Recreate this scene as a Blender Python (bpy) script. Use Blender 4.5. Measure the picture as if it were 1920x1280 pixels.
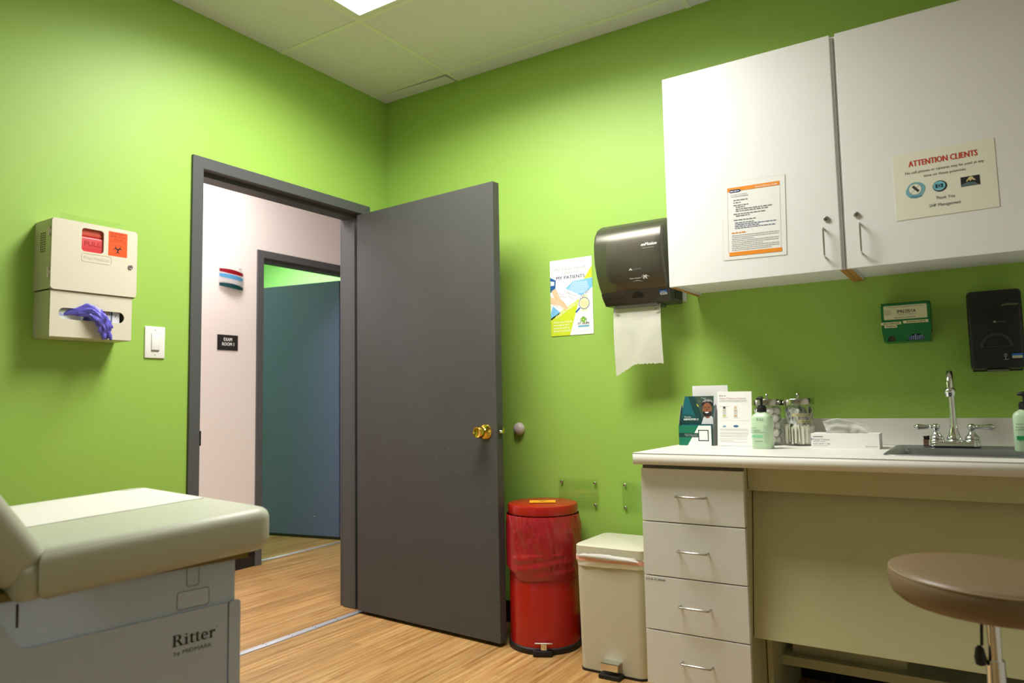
import bpy, bmesh, math, random
from mathutils import Vector, Matrix, noise
rnd = random.Random(7)
PI = math.pi
for o in list(bpy.data.objects): bpy.data.objects.remove(o)
SC = bpy.context.scene
COL = SC.collection

# ------------------------------------------------------------------ camera
cd = bpy.data.cameras.new('camera'); cam = bpy.data.objects.new('camera', cd); COL.objects.link(cam)
SC.camera = cam
YAW, PITCH, ROLL, F = 0.5731, 0.0807, -0.0193, 1357.1
fw = Vector((-math.sin(YAW)*math.cos(PITCH), math.cos(YAW)*math.cos(PITCH), math.sin(PITCH)))
rt = Vector((math.cos(YAW), math.sin(YAW), 0)); up = rt.cross(fw)
r2 = rt*math.cos(ROLL) + up*math.sin(ROLL); u2 = -rt*math.sin(ROLL) + up*math.cos(ROLL)
m = Matrix((r2, u2, -fw)).transposed().to_4x4(); m.translation = (2.6923, -2.9246, 1.0409)
cam.matrix_world = m
cd.sensor_width = 36; cd.lens = F/1920*36; cd.clip_start = 0.02
cd.dof.use_dof = True; cd.dof.focus_distance = 2.9; cd.dof.aperture_fstop = 3.2

# ------------------------------------------------------------------ world, light, exposure
w = bpy.data.worlds.new('world'); SC.world = w; w.use_nodes = True
w.node_tree.nodes['Background'].inputs[0].default_value = (0.5, 0.55, 0.6, 1)
w.node_tree.nodes['Background'].inputs[1].default_value = 0.05
vs = SC.view_settings
SC.display_settings.display_device = 'sRGB'
vs.view_transform = 'Standard'; vs.look = 'None'; vs.gamma = 1; vs.use_curve_mapping = False
vs.exposure = 0.17
P_ROOM, P_HALL, P_FAR, SPREAD = 42.5, 25.0, 16.0, 157

# ------------------------------------------------------------------ materials
def s2l(c): return tuple((x/255/12.92 if x/255 <= .04045 else ((x/255+.055)/1.055)**2.4) for x in c)
MATS = {}
def mat(name, rgb, rough=.5, metal=0, spec=.5, emit=0, coat=0, trans=0, alpha=1, ior=1.45, noise_amt=0, noise_scale=20, bump=0, bump_scale=200, lin=False):
    if name in MATS: return MATS[name]
    m = bpy.data.materials.new(name); m.use_nodes = True; MATS[name] = m
    nt = m.node_tree; b = nt.nodes['Principled BSDF']
    c = rgb if lin else s2l(rgb)
    b.inputs['Base Color'].default_value = (*c, 1); b.inputs['Roughness'].default_value = rough
    b.inputs['Metallic'].default_value = metal; b.inputs['Specular IOR Level'].default_value = spec
    b.inputs['Coat Weight'].default_value = coat; b.inputs['Coat Roughness'].default_value = .15
    b.inputs['Transmission Weight'].default_value = trans; b.inputs['IOR'].default_value = ior
    b.inputs['Alpha'].default_value = alpha
    if emit:
        b.inputs['Emission Color'].default_value = (*c, 1); b.inputs['Emission Strength'].default_value = emit
    tc = nt.nodes.new('ShaderNodeTexCoord')
    if noise_amt:
        n = nt.nodes.new('ShaderNodeTexNoise'); n.inputs['Scale'].default_value = noise_scale; n.inputs['Detail'].default_value = 6
        nt.links.new(tc.outputs['Object'], n.inputs['Vector'])
        r = nt.nodes.new('ShaderNodeValToRGB'); r.color_ramp.elements[0].position = .3; r.color_ramp.elements[1].position = .7
        r.color_ramp.elements[0].color = (*[x*(1-noise_amt) for x in c], 1); r.color_ramp.elements[1].color = (*[min(1, x*(1+noise_amt)) for x in c], 1)
        nt.links.new(n.outputs['Fac'], r.inputs['Fac']); nt.links.new(r.outputs['Color'], b.inputs['Base Color'])
    if bump:
        n2 = nt.nodes.new('ShaderNodeTexNoise'); n2.inputs['Scale'].default_value = bump_scale; n2.inputs['Detail'].default_value = 3
        nt.links.new(tc.outputs['Object'], n2.inputs['Vector'])
        bp = nt.nodes.new('ShaderNodeBump'); bp.inputs['Strength'].default_value = bump; bp.inputs['Distance'].default_value = .001
        nt.links.new(n2.outputs['Fac'], bp.inputs['Height']); nt.links.new(bp.outputs['Normal'], b.inputs['Normal'])
    return m

def clear_mat(name, tint, rough=.03, gloss=.08):
    if name in MATS: return MATS[name]
    m = bpy.data.materials.new(name); m.use_nodes = True; MATS[name] = m
    nt = m.node_tree; nt.nodes.remove(nt.nodes['Principled BSDF']); out = nt.nodes['Material Output']
    t = nt.nodes.new('ShaderNodeBsdfTransparent'); t.inputs[0].default_value = (*tint, 1)
    g = nt.nodes.new('ShaderNodeBsdfGlossy'); g.inputs['Roughness'].default_value = rough
    lw = nt.nodes.new('ShaderNodeLayerWeight'); lw.inputs['Blend'].default_value = .35
    mr = nt.nodes.new('ShaderNodeMapRange'); mr.inputs['To Min'].default_value = gloss; mr.inputs['To Max'].default_value = .22
    nt.links.new(lw.outputs['Facing'], mr.inputs['Value'])
    mx = nt.nodes.new('ShaderNodeMixShader'); nt.links.new(mr.outputs['Result'], mx.inputs['Fac'])
    nt.links.new(t.outputs[0], mx.inputs[1]); nt.links.new(g.outputs[0], mx.inputs[2]); nt.links.new(mx.outputs[0], out.inputs['Surface'])
    return m

GREEN = mat('green_wall_paint', (154, 193, 84), rough=.48, spec=.5, bump=.12, bump_scale=90)
GREEN2 = mat('mint_wall_paint', (180, 236, 150), rough=.5)
NEUT = mat('off_white_wall_paint', (222, 220, 214), rough=.5)
CREAM = mat('cream_wall_paint', (232, 224, 220), rough=.5, bump=.1, bump_scale=90)
GREY = mat('grey_door_paint', (77, 76, 76), rough=.42, spec=.4, noise_amt=.05, noise_scale=6)
FRAMEG = mat('grey_frame_paint', (84, 85, 86), rough=.4, spec=.45)
BLUEGREY = mat('blue_grey_door_paint', (92, 100, 140), rough=.45)
BLACK = mat('black_rubber', (22, 22, 22), rough=.5)
BASEB = mat('black_cove_base', (26, 25, 24), rough=.45)
WHITE = mat('white_laminate', (230, 231, 228), rough=.42, spec=.35, noise_amt=.012, noise_scale=5)
WHITE2 = mat('white_worktop_laminate', (234, 232, 224), rough=.4, spec=.35, noise_amt=.012, noise_scale=5)
OFFW = mat('cream_laminate_panel', (192, 192, 150), rough=.5, noise_amt=.02, noise_scale=5)
PARTICLE = mat('raw_particle_board', (176, 128, 62), rough=.8, noise_amt=.2, noise_scale=200)
CHROME = mat('polished_chrome', (225, 228, 228), rough=.08, metal=1)
STEEL = mat('brushed_stainless_steel', (206, 210, 212), rough=.36, metal=1)
NICKEL = mat('satin_nickel', (190, 190, 186), rough=.25, metal=1)
BRASS = mat('polished_brass', (226, 186, 80), rough=.12, metal=1)
ALU = mat('brushed_aluminium', (186, 186, 192), rough=.5, metal=.25)
PAPER = mat('white_paper', (236, 234, 226), rough=.7)
PAPERW = mat('bright_white_paper', (244, 243, 240), rough=.6)
INK = mat('black_ink', (30, 30, 32), rough=.6)
GINK = mat('grey_ink', (120, 120, 122), rough=.6)
LINK = mat('light_grey_ink', (168, 168, 168), rough=.6)
WINK = mat('white_ink', (240, 240, 236), rough=.6)
BEIGE = mat('beige_plastic', (218, 212, 192), rough=.4, spec=.4)
CLEAR = clear_mat('clear_acrylic', (.985, .995, .985), gloss=.03)
GLASS = clear_mat('clear_glass', (.985, .992, .988), gloss=.03)
VINYL = mat('cream_vinyl', (186, 190, 170), rough=.42, spec=.45, bump=.15, bump_scale=300)
TBASE = mat('pale_grey_enamel', (188, 204, 226), rough=.38, noise_amt=.01, noise_scale=6)
RED = mat('red_enamel', (164, 20, 11), rough=.32, coat=.3)
BAG = mat('red_film', (160, 18, 32), rough=.25, spec=.9, bump=.45, bump_scale=30)
BROWNV = mat('taupe_vinyl', (124, 104, 78), rough=.38, bump=.1, bump_scale=400)

def wood_floor():
    m = bpy.data.materials.new('wood_strip_vinyl'); m.use_nodes = True; nt = m.node_tree; b = nt.nodes['Principled BSDF']
    tc = nt.nodes.new('ShaderNodeTexCoord')
    mp = nt.nodes.new('ShaderNodeMapping'); mp.inputs['Rotation'].default_value = (0, 0, PI/2)
    nt.links.new(tc.outputs['Object'], mp.inputs['Vector'])
    br = nt.nodes.new('ShaderNodeTexBrick'); br.inputs['Scale'].default_value = 1; br.inputs['Brick Width'].default_value = .92; br.inputs['Row Height'].default_value = .076
    br.inputs['Mortar Size'].default_value = .0006; br.inputs['Mortar Smooth'].default_value = .2; br.offset = .37
    br.inputs['Color1'].default_value = (.86, .86, .86, 1); br.inputs['Color2'].default_value = (1.1, 1.1, 1.1, 1); br.inputs['Mortar'].default_value = (.55, .5, .45, 1)
    nt.links.new(mp.outputs[0], br.inputs['Vector'])
    def streak(sx, sy, det, seed):
        mm = nt.nodes.new('ShaderNodeMapping'); mm.inputs['Scale'].default_value = (sx, sy, 1); mm.inputs['Location'].default_value = (seed, seed, 0)
        nt.links.new(tc.outputs['Object'], mm.inputs['Vector'])
        n = nt.nodes.new('ShaderNodeTexNoise'); n.inputs['Scale'].default_value = 1; n.inputs['Detail'].default_value = det; n.inputs['Roughness'].default_value = .65; n.inputs['Distortion'].default_value = .35
        nt.links.new(mm.outputs[0], n.inputs['Vector']); return n
    a = streak(55, 1.6, 6, 0); c = streak(150, 5, 4, 3.3)
    ad = nt.nodes.new('ShaderNodeMath'); ad.operation = 'MULTIPLY_ADD'; ad.inputs[1].default_value = .35
    nt.links.new(c.outputs['Fac'], ad.inputs[0]); nt.links.new(a.outputs['Fac'], ad.inputs[2])
    r = nt.nodes.new('ShaderNodeValToRGB'); e = r.color_ramp.elements
    e[0].position = .46; e[0].color = (*s2l((126, 84, 46)), 1); e[1].position = .84; e[1].color = (*s2l((198, 160, 106)), 1)
    k = e.new(.6); k.color = (*s2l((168, 125, 73)), 1)
    k = e.new(.72); k.color = (*s2l((184, 144, 90)), 1)
    nt.links.new(ad.outputs[0], r.inputs['Fac'])
    mx = nt.nodes.new('ShaderNodeMixRGB'); mx.blend_type = 'MULTIPLY'; mx.inputs['Fac'].default_value = 1
    nt.links.new(r.outputs['Color'], mx.inputs[1]); nt.links.new(br.outputs['Color'], mx.inputs[2]); nt.links.new(mx.outputs[0], b.inputs['Base Color'])
    b.inputs['Roughness'].default_value = .38; b.inputs['Specular IOR Level'].default_value = .4
    bp = nt.nodes.new('ShaderNodeBump'); bp.inputs['Strength'].default_value = .15; bp.inputs['Distance'].default_value = .002
    nt.links.new(c.outputs['Fac'], bp.inputs['Height']); nt.links.new(bp.outputs['Normal'], b.inputs['Normal'])
    return m
WOOD = wood_floor()

def tile_mat():
    m = bpy.data.materials.new('speckled_ceiling_tile'); m.use_nodes = True; nt = m.node_tree; b = nt.nodes['Principled BSDF']
    tc = nt.nodes.new('ShaderNodeTexCoord'); v = nt.nodes.new('ShaderNodeTexVoronoi'); v.inputs['Scale'].default_value = 170
    nt.links.new(tc.outputs['Object'], v.inputs['Vector'])
    n = nt.nodes.new('ShaderNodeTexNoise'); n.inputs['Scale'].default_value = 70; n.inputs['Detail'].default_value = 5; nt.links.new(tc.outputs['Object'], n.inputs['Vector'])
    r = nt.nodes.new('ShaderNodeValToRGB'); r.color_ramp.elements[0].position = .03; r.color_ramp.elements[0].color = (*s2l((178, 180, 178)), 1)
    r.color_ramp.elements[1].position = .12; r.color_ramp.elements[1].color = (*s2l((232, 232, 244)), 1)
    mu = nt.nodes.new('ShaderNodeMath'); mu.operation = 'MULTIPLY'; nt.links.new(v.outputs['Distance'], mu.inputs[0]); nt.links.new(n.outputs['Fac'], mu.inputs[1])
    nt.links.new(mu.outputs[0], r.inputs['Fac']); nt.links.new(r.outputs['Color'], b.inputs['Base Color']); b.inputs['Roughness'].default_value = .9
    bp = nt.nodes.new('ShaderNodeBump'); bp.inputs['Strength'].default_value = .4; bp.inputs['Distance'].default_value = .002
    nt.links.new(n.outputs['Fac'], bp.inputs['Height']); nt.links.new(bp.outputs['Normal'], b.inputs['Normal'])
    return m
TILE = tile_mat()

# ------------------------------------------------------------------ mesh helpers
def BM(): return bmesh.new()
def join(dst, src):
    me = bpy.data.meshes.new('tmp'); src.to_mesh(me); src.free(); dst.from_mesh(me); bpy.data.meshes.remove(me)
def box(bm, x0, x1, y0, y1, z0, z1, bev=0, seg=2, M=None):
    t = BM(); bmesh.ops.create_cube(t, size=1)
    for v in t.verts: v.co = Vector(((x0+x1)/2+v.co.x*(x1-x0), (y0+y1)/2+v.co.y*(y1-y0), (z0+z1)/2+v.co.z*(z1-z0)))
    if bev: bmesh.ops.bevel(t, geom=t.edges[:], offset=bev, segments=seg, profile=.5, affect='EDGES', clamp_overlap=True)
    if M: bmesh.ops.transform(t, matrix=M, verts=t.verts)
    join(bm, t); return bm
def axis_m(p, d):
    d = Vector(d).normalized(); q = d.to_track_quat('Z', 'Y'); mm = q.to_matrix().to_4x4(); mm.translation = Vector(p); return mm
def lathe(bm, prof, p=(0, 0, 0), d=(0, 0, 1), n=32, fr=None, cap=True):
    """prof: list of (r, h) turned round the axis d through p"""
    t = BM(); rings = []
    for (r, h) in prof:
        ring = []
        for i in range(n):
            a = 2*PI*i/n; rr = r*(fr(a, h) if fr else 1)
            ring.append(t.verts.new((rr*math.cos(a), rr*math.sin(a), h)))
        rings.append(ring)
    for k in range(len(rings)-1):
        for i in range(n):
            j = (i+1) % n
            t.faces.new((rings[k][i], rings[k][j], rings[k+1][j], rings[k+1][i]))
    if cap:
        if prof[0][0] > 1e-6: t.faces.new(list(reversed(rings[0])))
        if prof[-1][0] > 1e-6: t.faces.new(rings[-1])
    bmesh.ops.remove_doubles(t, verts=t.verts, dist=1e-6)
    bmesh.ops.recalc_face_normals(t, faces=t.faces)
    bmesh.ops.transform(t, matrix=axis_m(p, d), verts=t.verts); join(bm, t); return bm
def cyl(bm, p0, p1, r, n=24, r1=None):
    p0 = Vector(p0); p1 = Vector(p1); L = (p1-p0).length
    return lathe(bm, [(r, 0), (r if r1 is None else r1, L)], p0, p1-p0, n)
def tube(bm, pts, r, n=10):
    pts = [Vector(p) for p in pts]; t = BM(); rings = []; prev = None
    rs = r if isinstance(r, (list, tuple)) else [r]*len(pts)
    for i, p in enumerate(pts):
        d = (pts[min(i+1, len(pts)-1)]-pts[max(i-1, 0)]).normalized()
        if prev is None:
            a = Vector((0, 0, 1)) if abs(d.z) < .9 else Vector((1, 0, 0)); u = d.cross(a).normalized()
        else: u = (prev-d*prev.dot(d)).normalized()
        prev = u; v = d.cross(u)
        rings.append([t.verts.new(p+(u*math.cos(2*PI*k/n)+v*math.sin(2*PI*k/n))*rs[i]) for k in range(n)])
    for k in range(len(rings)-1):
        for i in range(n): t.faces.new((rings[k][i], rings[k][(i+1) % n], rings[k+1][(i+1) % n], rings[k+1][i]))
    t.faces.new(list(reversed(rings[0]))); t.faces.new(rings[-1]); bmesh.ops.recalc_face_normals(t, faces=t.faces)
    join(bm, t); return bm
def arc(cx, cy, r, a0, a1, n=12, ry=None):
    ry = ry or r
    return [(cx+r*math.cos(math.radians(a0+(a1-a0)*i/n)), cy+ry*math.sin(math.radians(a0+(a1-a0)*i/n))) for i in range(n+1)]
def rrect(x0, y0, x1, y1, r, n=5):
    return arc(x1-r, y1-r, r, 0, 90, n)+arc(x0+r, y1-r, r, 90, 180, n)+arc(x0+r, y0+r, r, 180, 270, n)+arc(x1-r, y0+r, r, 270, 360, n)
XZ = lambda y=0: Matrix(((1, 0, 0, 0), (0, 0, -1, y), (0, 1, 0, 0), (0, 0, 0, 1)))     # (u,v,n) -> x=u, z=v, out = -y
YZ = lambda x=0: Matrix(((0, 0, 1, x), (1, 0, 0, 0), (0, 1, 0, 0), (0, 0, 0, 1)))      # (u,v,n) -> y=u, z=v, out = +x
XY = lambda z=0: Matrix.Translation((0, 0, z))
def shape(bm, loops, M, t=0, bev=0):
    """flat shape with holes (even-odd), extruded from n=0 to n=t"""
    cu = bpy.data.curves.new('c', 'CURVE'); cu.dimensions = '2D'; cu.fill_mode = 'BOTH'; cu.extrude = t/2
    for lp in loops:
        sp = cu.splines.new('POLY'); sp.points.add(len(lp)-1); sp.use_cyclic_u = True
        for i, p in enumerate(lp): sp.points[i].co = (p[0], p[1], 0, 1)
    ob = bpy.data.objects.new('c', cu); COL.objects.link(ob)
    me = bpy.data.meshes.new_from_object(ob)
    tb = BM(); tb.from_mesh(me); bmesh.ops.remove_doubles(tb, verts=tb.verts, dist=1e-7)
    bmesh.ops.translate(tb, verts=tb.verts, vec=(0, 0, t/2))
    bpy.data.objects.remove(ob); bpy.data.curves.remove(cu); bpy.data.meshes.remove(me)
    if t: bmesh.ops.recalc_face_normals(tb, faces=tb.faces)
    bmesh.ops.transform(tb, matrix=M, verts=tb.verts); join(bm, tb); return bm
def grid(bm, f, nu, nv, thick=0):
    t = BM(); vs = [[t.verts.new(f(i/nu, j/nv)) for j in range(nv+1)] for i in range(nu+1)]
    for i in range(nu):
        for j in range(nv): t.faces.new((vs[i][j], vs[i+1][j], vs[i+1][j+1], vs[i][j+1]))
    if thick: bmesh.ops.solidify(t, geom=t.faces[:], thickness=thick)
    bmesh.ops.recalc_face_normals(t, faces=t.faces); join(bm, t); return bm

def obj(name, bm, m, parent=None, smooth=False, label=None, kind=None, angle=35):
    me = bpy.data.meshes.new(name); bm.to_mesh(me); bm.free(); me.materials.append(m)
    o = bpy.data.objects.new(name, me); COL.objects.link(o); o.parent = parent
    if smooth:
        me.polygons.foreach_set('use_smooth', [True]*len(me.polygons))
        try: me.set_sharp_from_angle(angle=math.radians(angle))
        except Exception: pass
    if label: o['label'] = label
    if kind: o['kind'] = kind
    return o
def tag(o, label, cat, group=None):
    o['label'] = label; o['category'] = cat
    if group: o['group'] = group
    return o
def thing(name, loc=(0, 0, 0), rz=0, label=None, cat=None, group=None, kind=None, rot=None):
    o = bpy.data.objects.new(name, None); COL.objects.link(o); o.location = loc; o.rotation_euler = rot or (0, 0, rz); o.empty_display_size = .05
    if label: o['label'] = label
    if cat: o['category'] = cat
    if group: o['group'] = group
    if kind: o['kind'] = kind
    return o
def dup(root, loc=None, rot=None, label=None):
    r = root.copy(); COL.objects.link(r)
    if loc is not None: r.location = loc
    if rot is not None: r.rotation_euler = rot
    if label: r['label'] = label
    for ch in root.children:
        c = ch.copy(); COL.objects.link(c); c.parent = r
        for g in ch.children:
            d = g.copy(); COL.objects.link(d); d.parent = c
    return r

_tc = {}
def text_bm(s, res=3):
    if (s, res) in _tc: return _tc[(s, res)]
    cu = bpy.data.curves.new('t', 'FONT'); cu.body = s; cu.resolution_u = res
    ob = bpy.data.objects.new('t', cu); COL.objects.link(ob); me = bpy.data.meshes.new_from_object(ob)
    vv = [tuple(v.co) for v in me.vertices]; ff = [tuple(p.vertices) for p in me.polygons]
    bpy.data.objects.remove(ob); bpy.data.curves.remove(cu); bpy.data.meshes.remove(me)
    xs = [v[0] for v in vv] or [0, 1]
    _tc[(s, res)] = (vv, ff, min(xs), max(xs)); return _tc[(s, res)]
CAP = .70
class Sheet:
    """flat print on a surface; M maps (u right, v up, n out) to the thing's own frame"""
    def __init__(s, root, M, step=.00013): s.root = root; s.M = M; s.step = step; s.d = {}
    def _b(s, part, m, layer):
        k = (part, m.name)
        if k not in s.d: s.d[k] = (BM(), m)
        return s.d[k][0], s.M @ Matrix.Translation((0, 0, s.step*layer))
    def poly(s, part, m, loops, layer=1):
        if loops and not isinstance(loops[0][0], (tuple, list)): loops = [loops]
        b, M = s._b(part, m, layer); shape(b, loops, M)
    def rect(s, part, m, u0, v0, u1, v1, layer=1):
        b, M = s._b(part, m, layer); vs = [b.verts.new(M @ Vector(p+(0,))) for p in ((u0, v0), (u1, v0), (u1, v1), (u0, v1))]; b.faces.new(vs)
    def disc(s, part, m, u, v, r, layer=1, ry=None): s.poly(part, m, arc(u, v, r, 0, 360, 20, ry)[:-1], layer)
    def ring(s, part, m, u, v, r, t, layer=1, a0=0, a1=360):
        if a1-a0 >= 360: s.poly(part, m, [arc(u, v, r, 0, 360, 24)[:-1], arc(u, v, r-t, 0, 360, 24)[:-1]], layer)
        else: s.poly(part, m, arc(u, v, r, a0, a1, 16)+arc(u, v, r-t, a1, a0, 16), layer)
    def line(s, part, m, p, q, t, layer=1):
        p = Vector(p); q = Vector(q); d = (q-p).normalized(); n = Vector((-d.y, d.x))*t/2
        b, M = s._b(part, m, layer); b.faces.new([b.verts.new(M @ Vector((*x, 0))) for x in (p-n, q-n, q+n, p+n)])
    def text(s, part, m, txt, u, v, h, w=None, al='l', rot=0, layer=2, res=2, shear=0, bold=0):
        vv, ff, x0, x1 = text_bm(txt, res); k = h/CAP; kx = k if w is None else w/(x1-x0); W = (x1-x0)*kx
        off = {'l': 0, 'c': -W/2, 'r': -W}[al]; b, M = s._b(part, m, layer); R = Matrix.Rotation(math.radians(rot), 4, 'Z')
        for qi, dx in enumerate((0,) if not bold else (-bold, 0, bold)):
            T = M @ Matrix.Translation((u, v, 0)) @ R
            nv = [b.verts.new(T @ Vector(((a[0]-x0)*kx+off+dx+shear*a[1]*k, a[1]*k, qi*.00003))) for a in vv]
            for f in ff:
                try: b.faces.new([nv[i] for i in f])
                except ValueError: pass
    def dashes(s, part, m, u0, u1, v, h, layer=2, seed=0):
        r = random.Random(seed); u = u0
        while u < u1-h:
            L = min(u1-u, h*r.uniform(1.5, 5)); s.rect(part, m, u, v, u+L, v+h, layer); u += L+h*.8
    def done(s):
        for (part, _), (b, m) in s.d.items(): obj(part, b, m, s.root)

# ================================================================== SETTING
H = 2.702; DH = 2.082
DY0, DY1 = -1.176, -.141         # outer edges of the door frame in the left wall
b = BM(); box(b, -4.6, 3.7, -4.3, 3.3, -.05, 0); obj('floor', b, WOOD, kind='structure')
def wallx(name, x0, x1, y0, y1, op, m, z1=H):
    """wall normal to x with one door opening op=(ya,yb,ztop)"""
    b = BM()
    if op:
        box(b, x0, x1, y0, op[0], 0, z1); box(b, x0, x1, op[1], y1, 0, z1); box(b, x0, x1, op[0], op[1], op[2], z1)
    else: box(b, x0, x1, y0, y1, 0, z1)
    return obj(name, b, m, kind='structure')
op1 = (DY0+.03, DY1-.03, DH-.03)
wallx('wall_left', -.07, 0, -4.2, 0, op1, GREEN)
wallx('wall_hallway_near', -.15, -.07, -4.2, 3.2, op1, CREAM)
b = BM(); box(b, -.07, 3.6, 0, .1, 0, H); obj('wall_back', b, GREEN, kind='structure')
b = BM(); box(b, 3.6, 3.7, -4.2, .1, 0, H); obj('wall_right', b, NEUT, kind='structure')
b = BM(); box(b, -.15, 3.7, -4.3, -4.2, 0, H); obj('wall_front', b, NEUT, kind='structure')
HX = -1.339; HY0, HY1 = .183, 1.203
op2 = (HY0+.03, HY1-.03, DH-.03)
wallx('wall_hallway_far', HX-.07, HX, -4.2, 3.2, op2, CREAM)
wallx('wall_second_room_near', HX-.15, HX-.07, -1.0, 2.6, op2, GREEN2)
b = BM(); box(b, -4.5, HX-.15, 2.3, 2.4, 0, H); obj('wall_second_room_back', b, GREEN2, kind='structure')
b = BM(); box(b, -4.5, -4.4, -1.0, 2.4, 0, H); obj('wall_second_room_left', b, GREEN2, kind='structure')
b = BM(); box(b, -4.5, HX-.15, -1.1, -1.0, 0, H); obj('wall_second_room_front', b, GREEN2, kind='structure')
b = BM(); box(b, HX, -.15, 3.1, 3.2, 0, H); obj('wall_hallway_back', b, CREAM, kind='structure')
b = BM(); box(b, HX, -.15, -4.3, -4.2, 0, H); obj('wall_hallway_front', b, CREAM, kind='structure')
# ceiling: tiles between the bars of a suspended grid, dark plenum above
xs = [0, .513, 1.737, 2.957, 3.6]; ys = [0, -.114, -.724, -1.334, -1.944, -2.554, -3.164, -3.774, -4.2]
LX0, LX1, LY0, LY1 = .513, 1.737, -1.334, -.724
b = BM()
for i in range(4):
    for j in range(8):
        if i == 1 and j == 2: continue
        x0, x1, y0, y1 = xs[i], xs[i+1], ys[j+1], ys[j]
        if i == 0 and j == 0:       # the narrow corner tile has slipped and leaves a gap
            t = BM(); vs = [t.verts.new(p) for p in ((0, 0, H), (0, -.097, H), (.480, -.078, H), (.490, 0, H))]; f = t.faces.new(vs)
            r = bmesh.ops.extrude_face_region(t, geom=[f]); bmesh.ops.translate(t, verts=[v for v in r['geom'] if isinstance(v, bmesh.types.BMVert)], vec=(0, 0, .016))
            bmesh.ops.recalc_face_normals(t, faces=t.faces); join(b, t)
        else: box(b, x0, x1, y0, y1, H, H+.016)
obj('ceiling', b, TILE, kind='structure')
b = BM(); box(b, -4.6, 3.7, -4.3, 3.3, H+.05, H+.1); obj('ceiling.001', b, mat('plenum_board', (120, 88, 40), rough=.9), kind='structure')
b = BM(); box(b, HX, -.15, -4.2, 3.2, H, H+.02); box(b, -4.5, HX-.15, -1.0, 2.3, H, H+.02); obj('ceiling.002', b, TILE, kind='structure')
GRID = mat('ceiling_grid_enamel', (236, 240, 232), rough=.45)
b = BM(); hw = .012
for x in xs[1:4]: box(b, x-hw, x+hw, -4.2, 0, H-.003, H+.004)
for y in ys[1:8]:
    for i in range(4): box(b, xs[i]+(hw if i else 0), xs[i+1]-(hw if i < 3 else 0), y-hw, y+hw, H-.0035, H+.004)
obj('trim_1', b, GRID, kind='structure')
# door frames
def frame(name, x_room, x_far, y0, y1, stop, m):
    b = BM(); s0, s1 = stop; iy0, iy1, iz = y0+.05, y1-.05, DH-.05
    box(b, x_far, x_room, y0, iy0, 0, DH, .0025); box(b, x_far, x_room, iy1, y1, 0, DH, .0025); box(b, x_far, x_room, iy0-.002, iy1+.002, iz, DH, .0025)
    box(b, s0, s1, iy0-.002, iy0+.016, 0, iz, .002); box(b, s0, s1, iy1-.016, iy1+.002, 0, iz, .002); box(b, s0, s1, iy0+.01, iy1-.01, iz-.016, iz+.002, .002)
    return obj(name, b, m, kind='structure')
fr1 = frame('trim_2', .012, -.162, DY0, DY1, (-.123, -.038), FRAMEG)
fr2 = frame('trim_3', HX+.012, HX-.162, HY0, HY1, (HX-.11, HX-.03), FRAMEG)
b = BM(); box(b, .004, .0145, DY0+.048, DY0+.0535, .88, .94, .001); box(b, -.03, .012, DY0+.05, DY0+.052, .885, .935); obj('strike_plate', b, mat('dark_steel', (60, 56, 50), rough=.35, metal=.8), fr1)
# baseboards
b = BM(); box(b, .0, 2.0, -.006, 0, 0, .1, .002); box(b, 2.8, 3.6, -.006, 0, 0, .1, .002); obj('baseboard_back', b, BASEB, kind='structure')
b = BM(); box(b, 0, .006, -4.2, DY0, 0, .1, .002); box(b, 0, .006, DY1, -.006, 0, .1, .002); obj('baseboard_left', b, BASEB, kind='structure')
b = BM(); box(b, HX, HX+.006, -4.2, HY0, 0, .1, .002); box(b, HX, HX+.006, HY1, 3.1, 0, .1, .002); obj('baseboard_hallway', b, BASEB, kind='structure')
# thresholds
for nm, x0, x1, y0, y1 in (('trim_4', -.013, .034, DY0+.05, DY1-.05), ('trim_5', HX-.115, HX-.07, HY0+.05, HY1-.05)):
    b = BM(); t = BM(); shape(t, [[(x0, 0), (x1, 0), (x1-.01, .004), (x0+.01, .004)]], Matrix(((1, 0, 0, 0), (0, 0, -1, y1), (0, 1, 0, 0), (0, 0, 0, 1))), y1-y0); join(b, t)
    o = obj(nm, b, ALU, kind='structure'); b = BM()
    for k in range(7):
        for xx in (x0+.014, x1-.014): cyl(b, (xx, y0+.05+k*(y1-y0-.1)/6, .0035), (xx, y0+.05+k*(y1-y0-.1)/6, .0047), .0028, 8)
    obj('screw', b, mat('dark_screw', (70, 70, 70), rough=.4, metal=.8), o)

# door 1, open into the room
d1 = thing('door_1', (.024, -.2525, 0), math.radians(-4.3), kind='structure')
b = BM(); box(b, 0, .903, 0, .044, .016, 2.012, .0015)
leaf = obj('door_leaf', b, GREY, d1)
DSC = mat('pale_scuff', (150, 146, 136), rough=.8)
b = BM(); rr = random.Random(3)
for k in range(34):
    u = rr.uniform(.08, .88); v = rr.uniform(.08, .9)**1.0*(.95); q = rr.uniform(.0006, .0018); a = rr.uniform(0, 3)
    shape(b, [[(u+q*math.cos(a+i)*(.6+rr.random()), v+q*math.sin(a+i)*(.6+rr.random())*1.4) for i in range(0, 6)]], XZ(-.0003))
for k in range(9):
    z = .03+abs(rr.gauss(0, .35)); q = rr.uniform(.0005, .0011); box(b, .9027, .9034, -.0002, q, z, z+rr.uniform(.002, .007))
obj('scuff_mark', b, DSC, leaf).__setitem__('kind', 'stuff')
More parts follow.
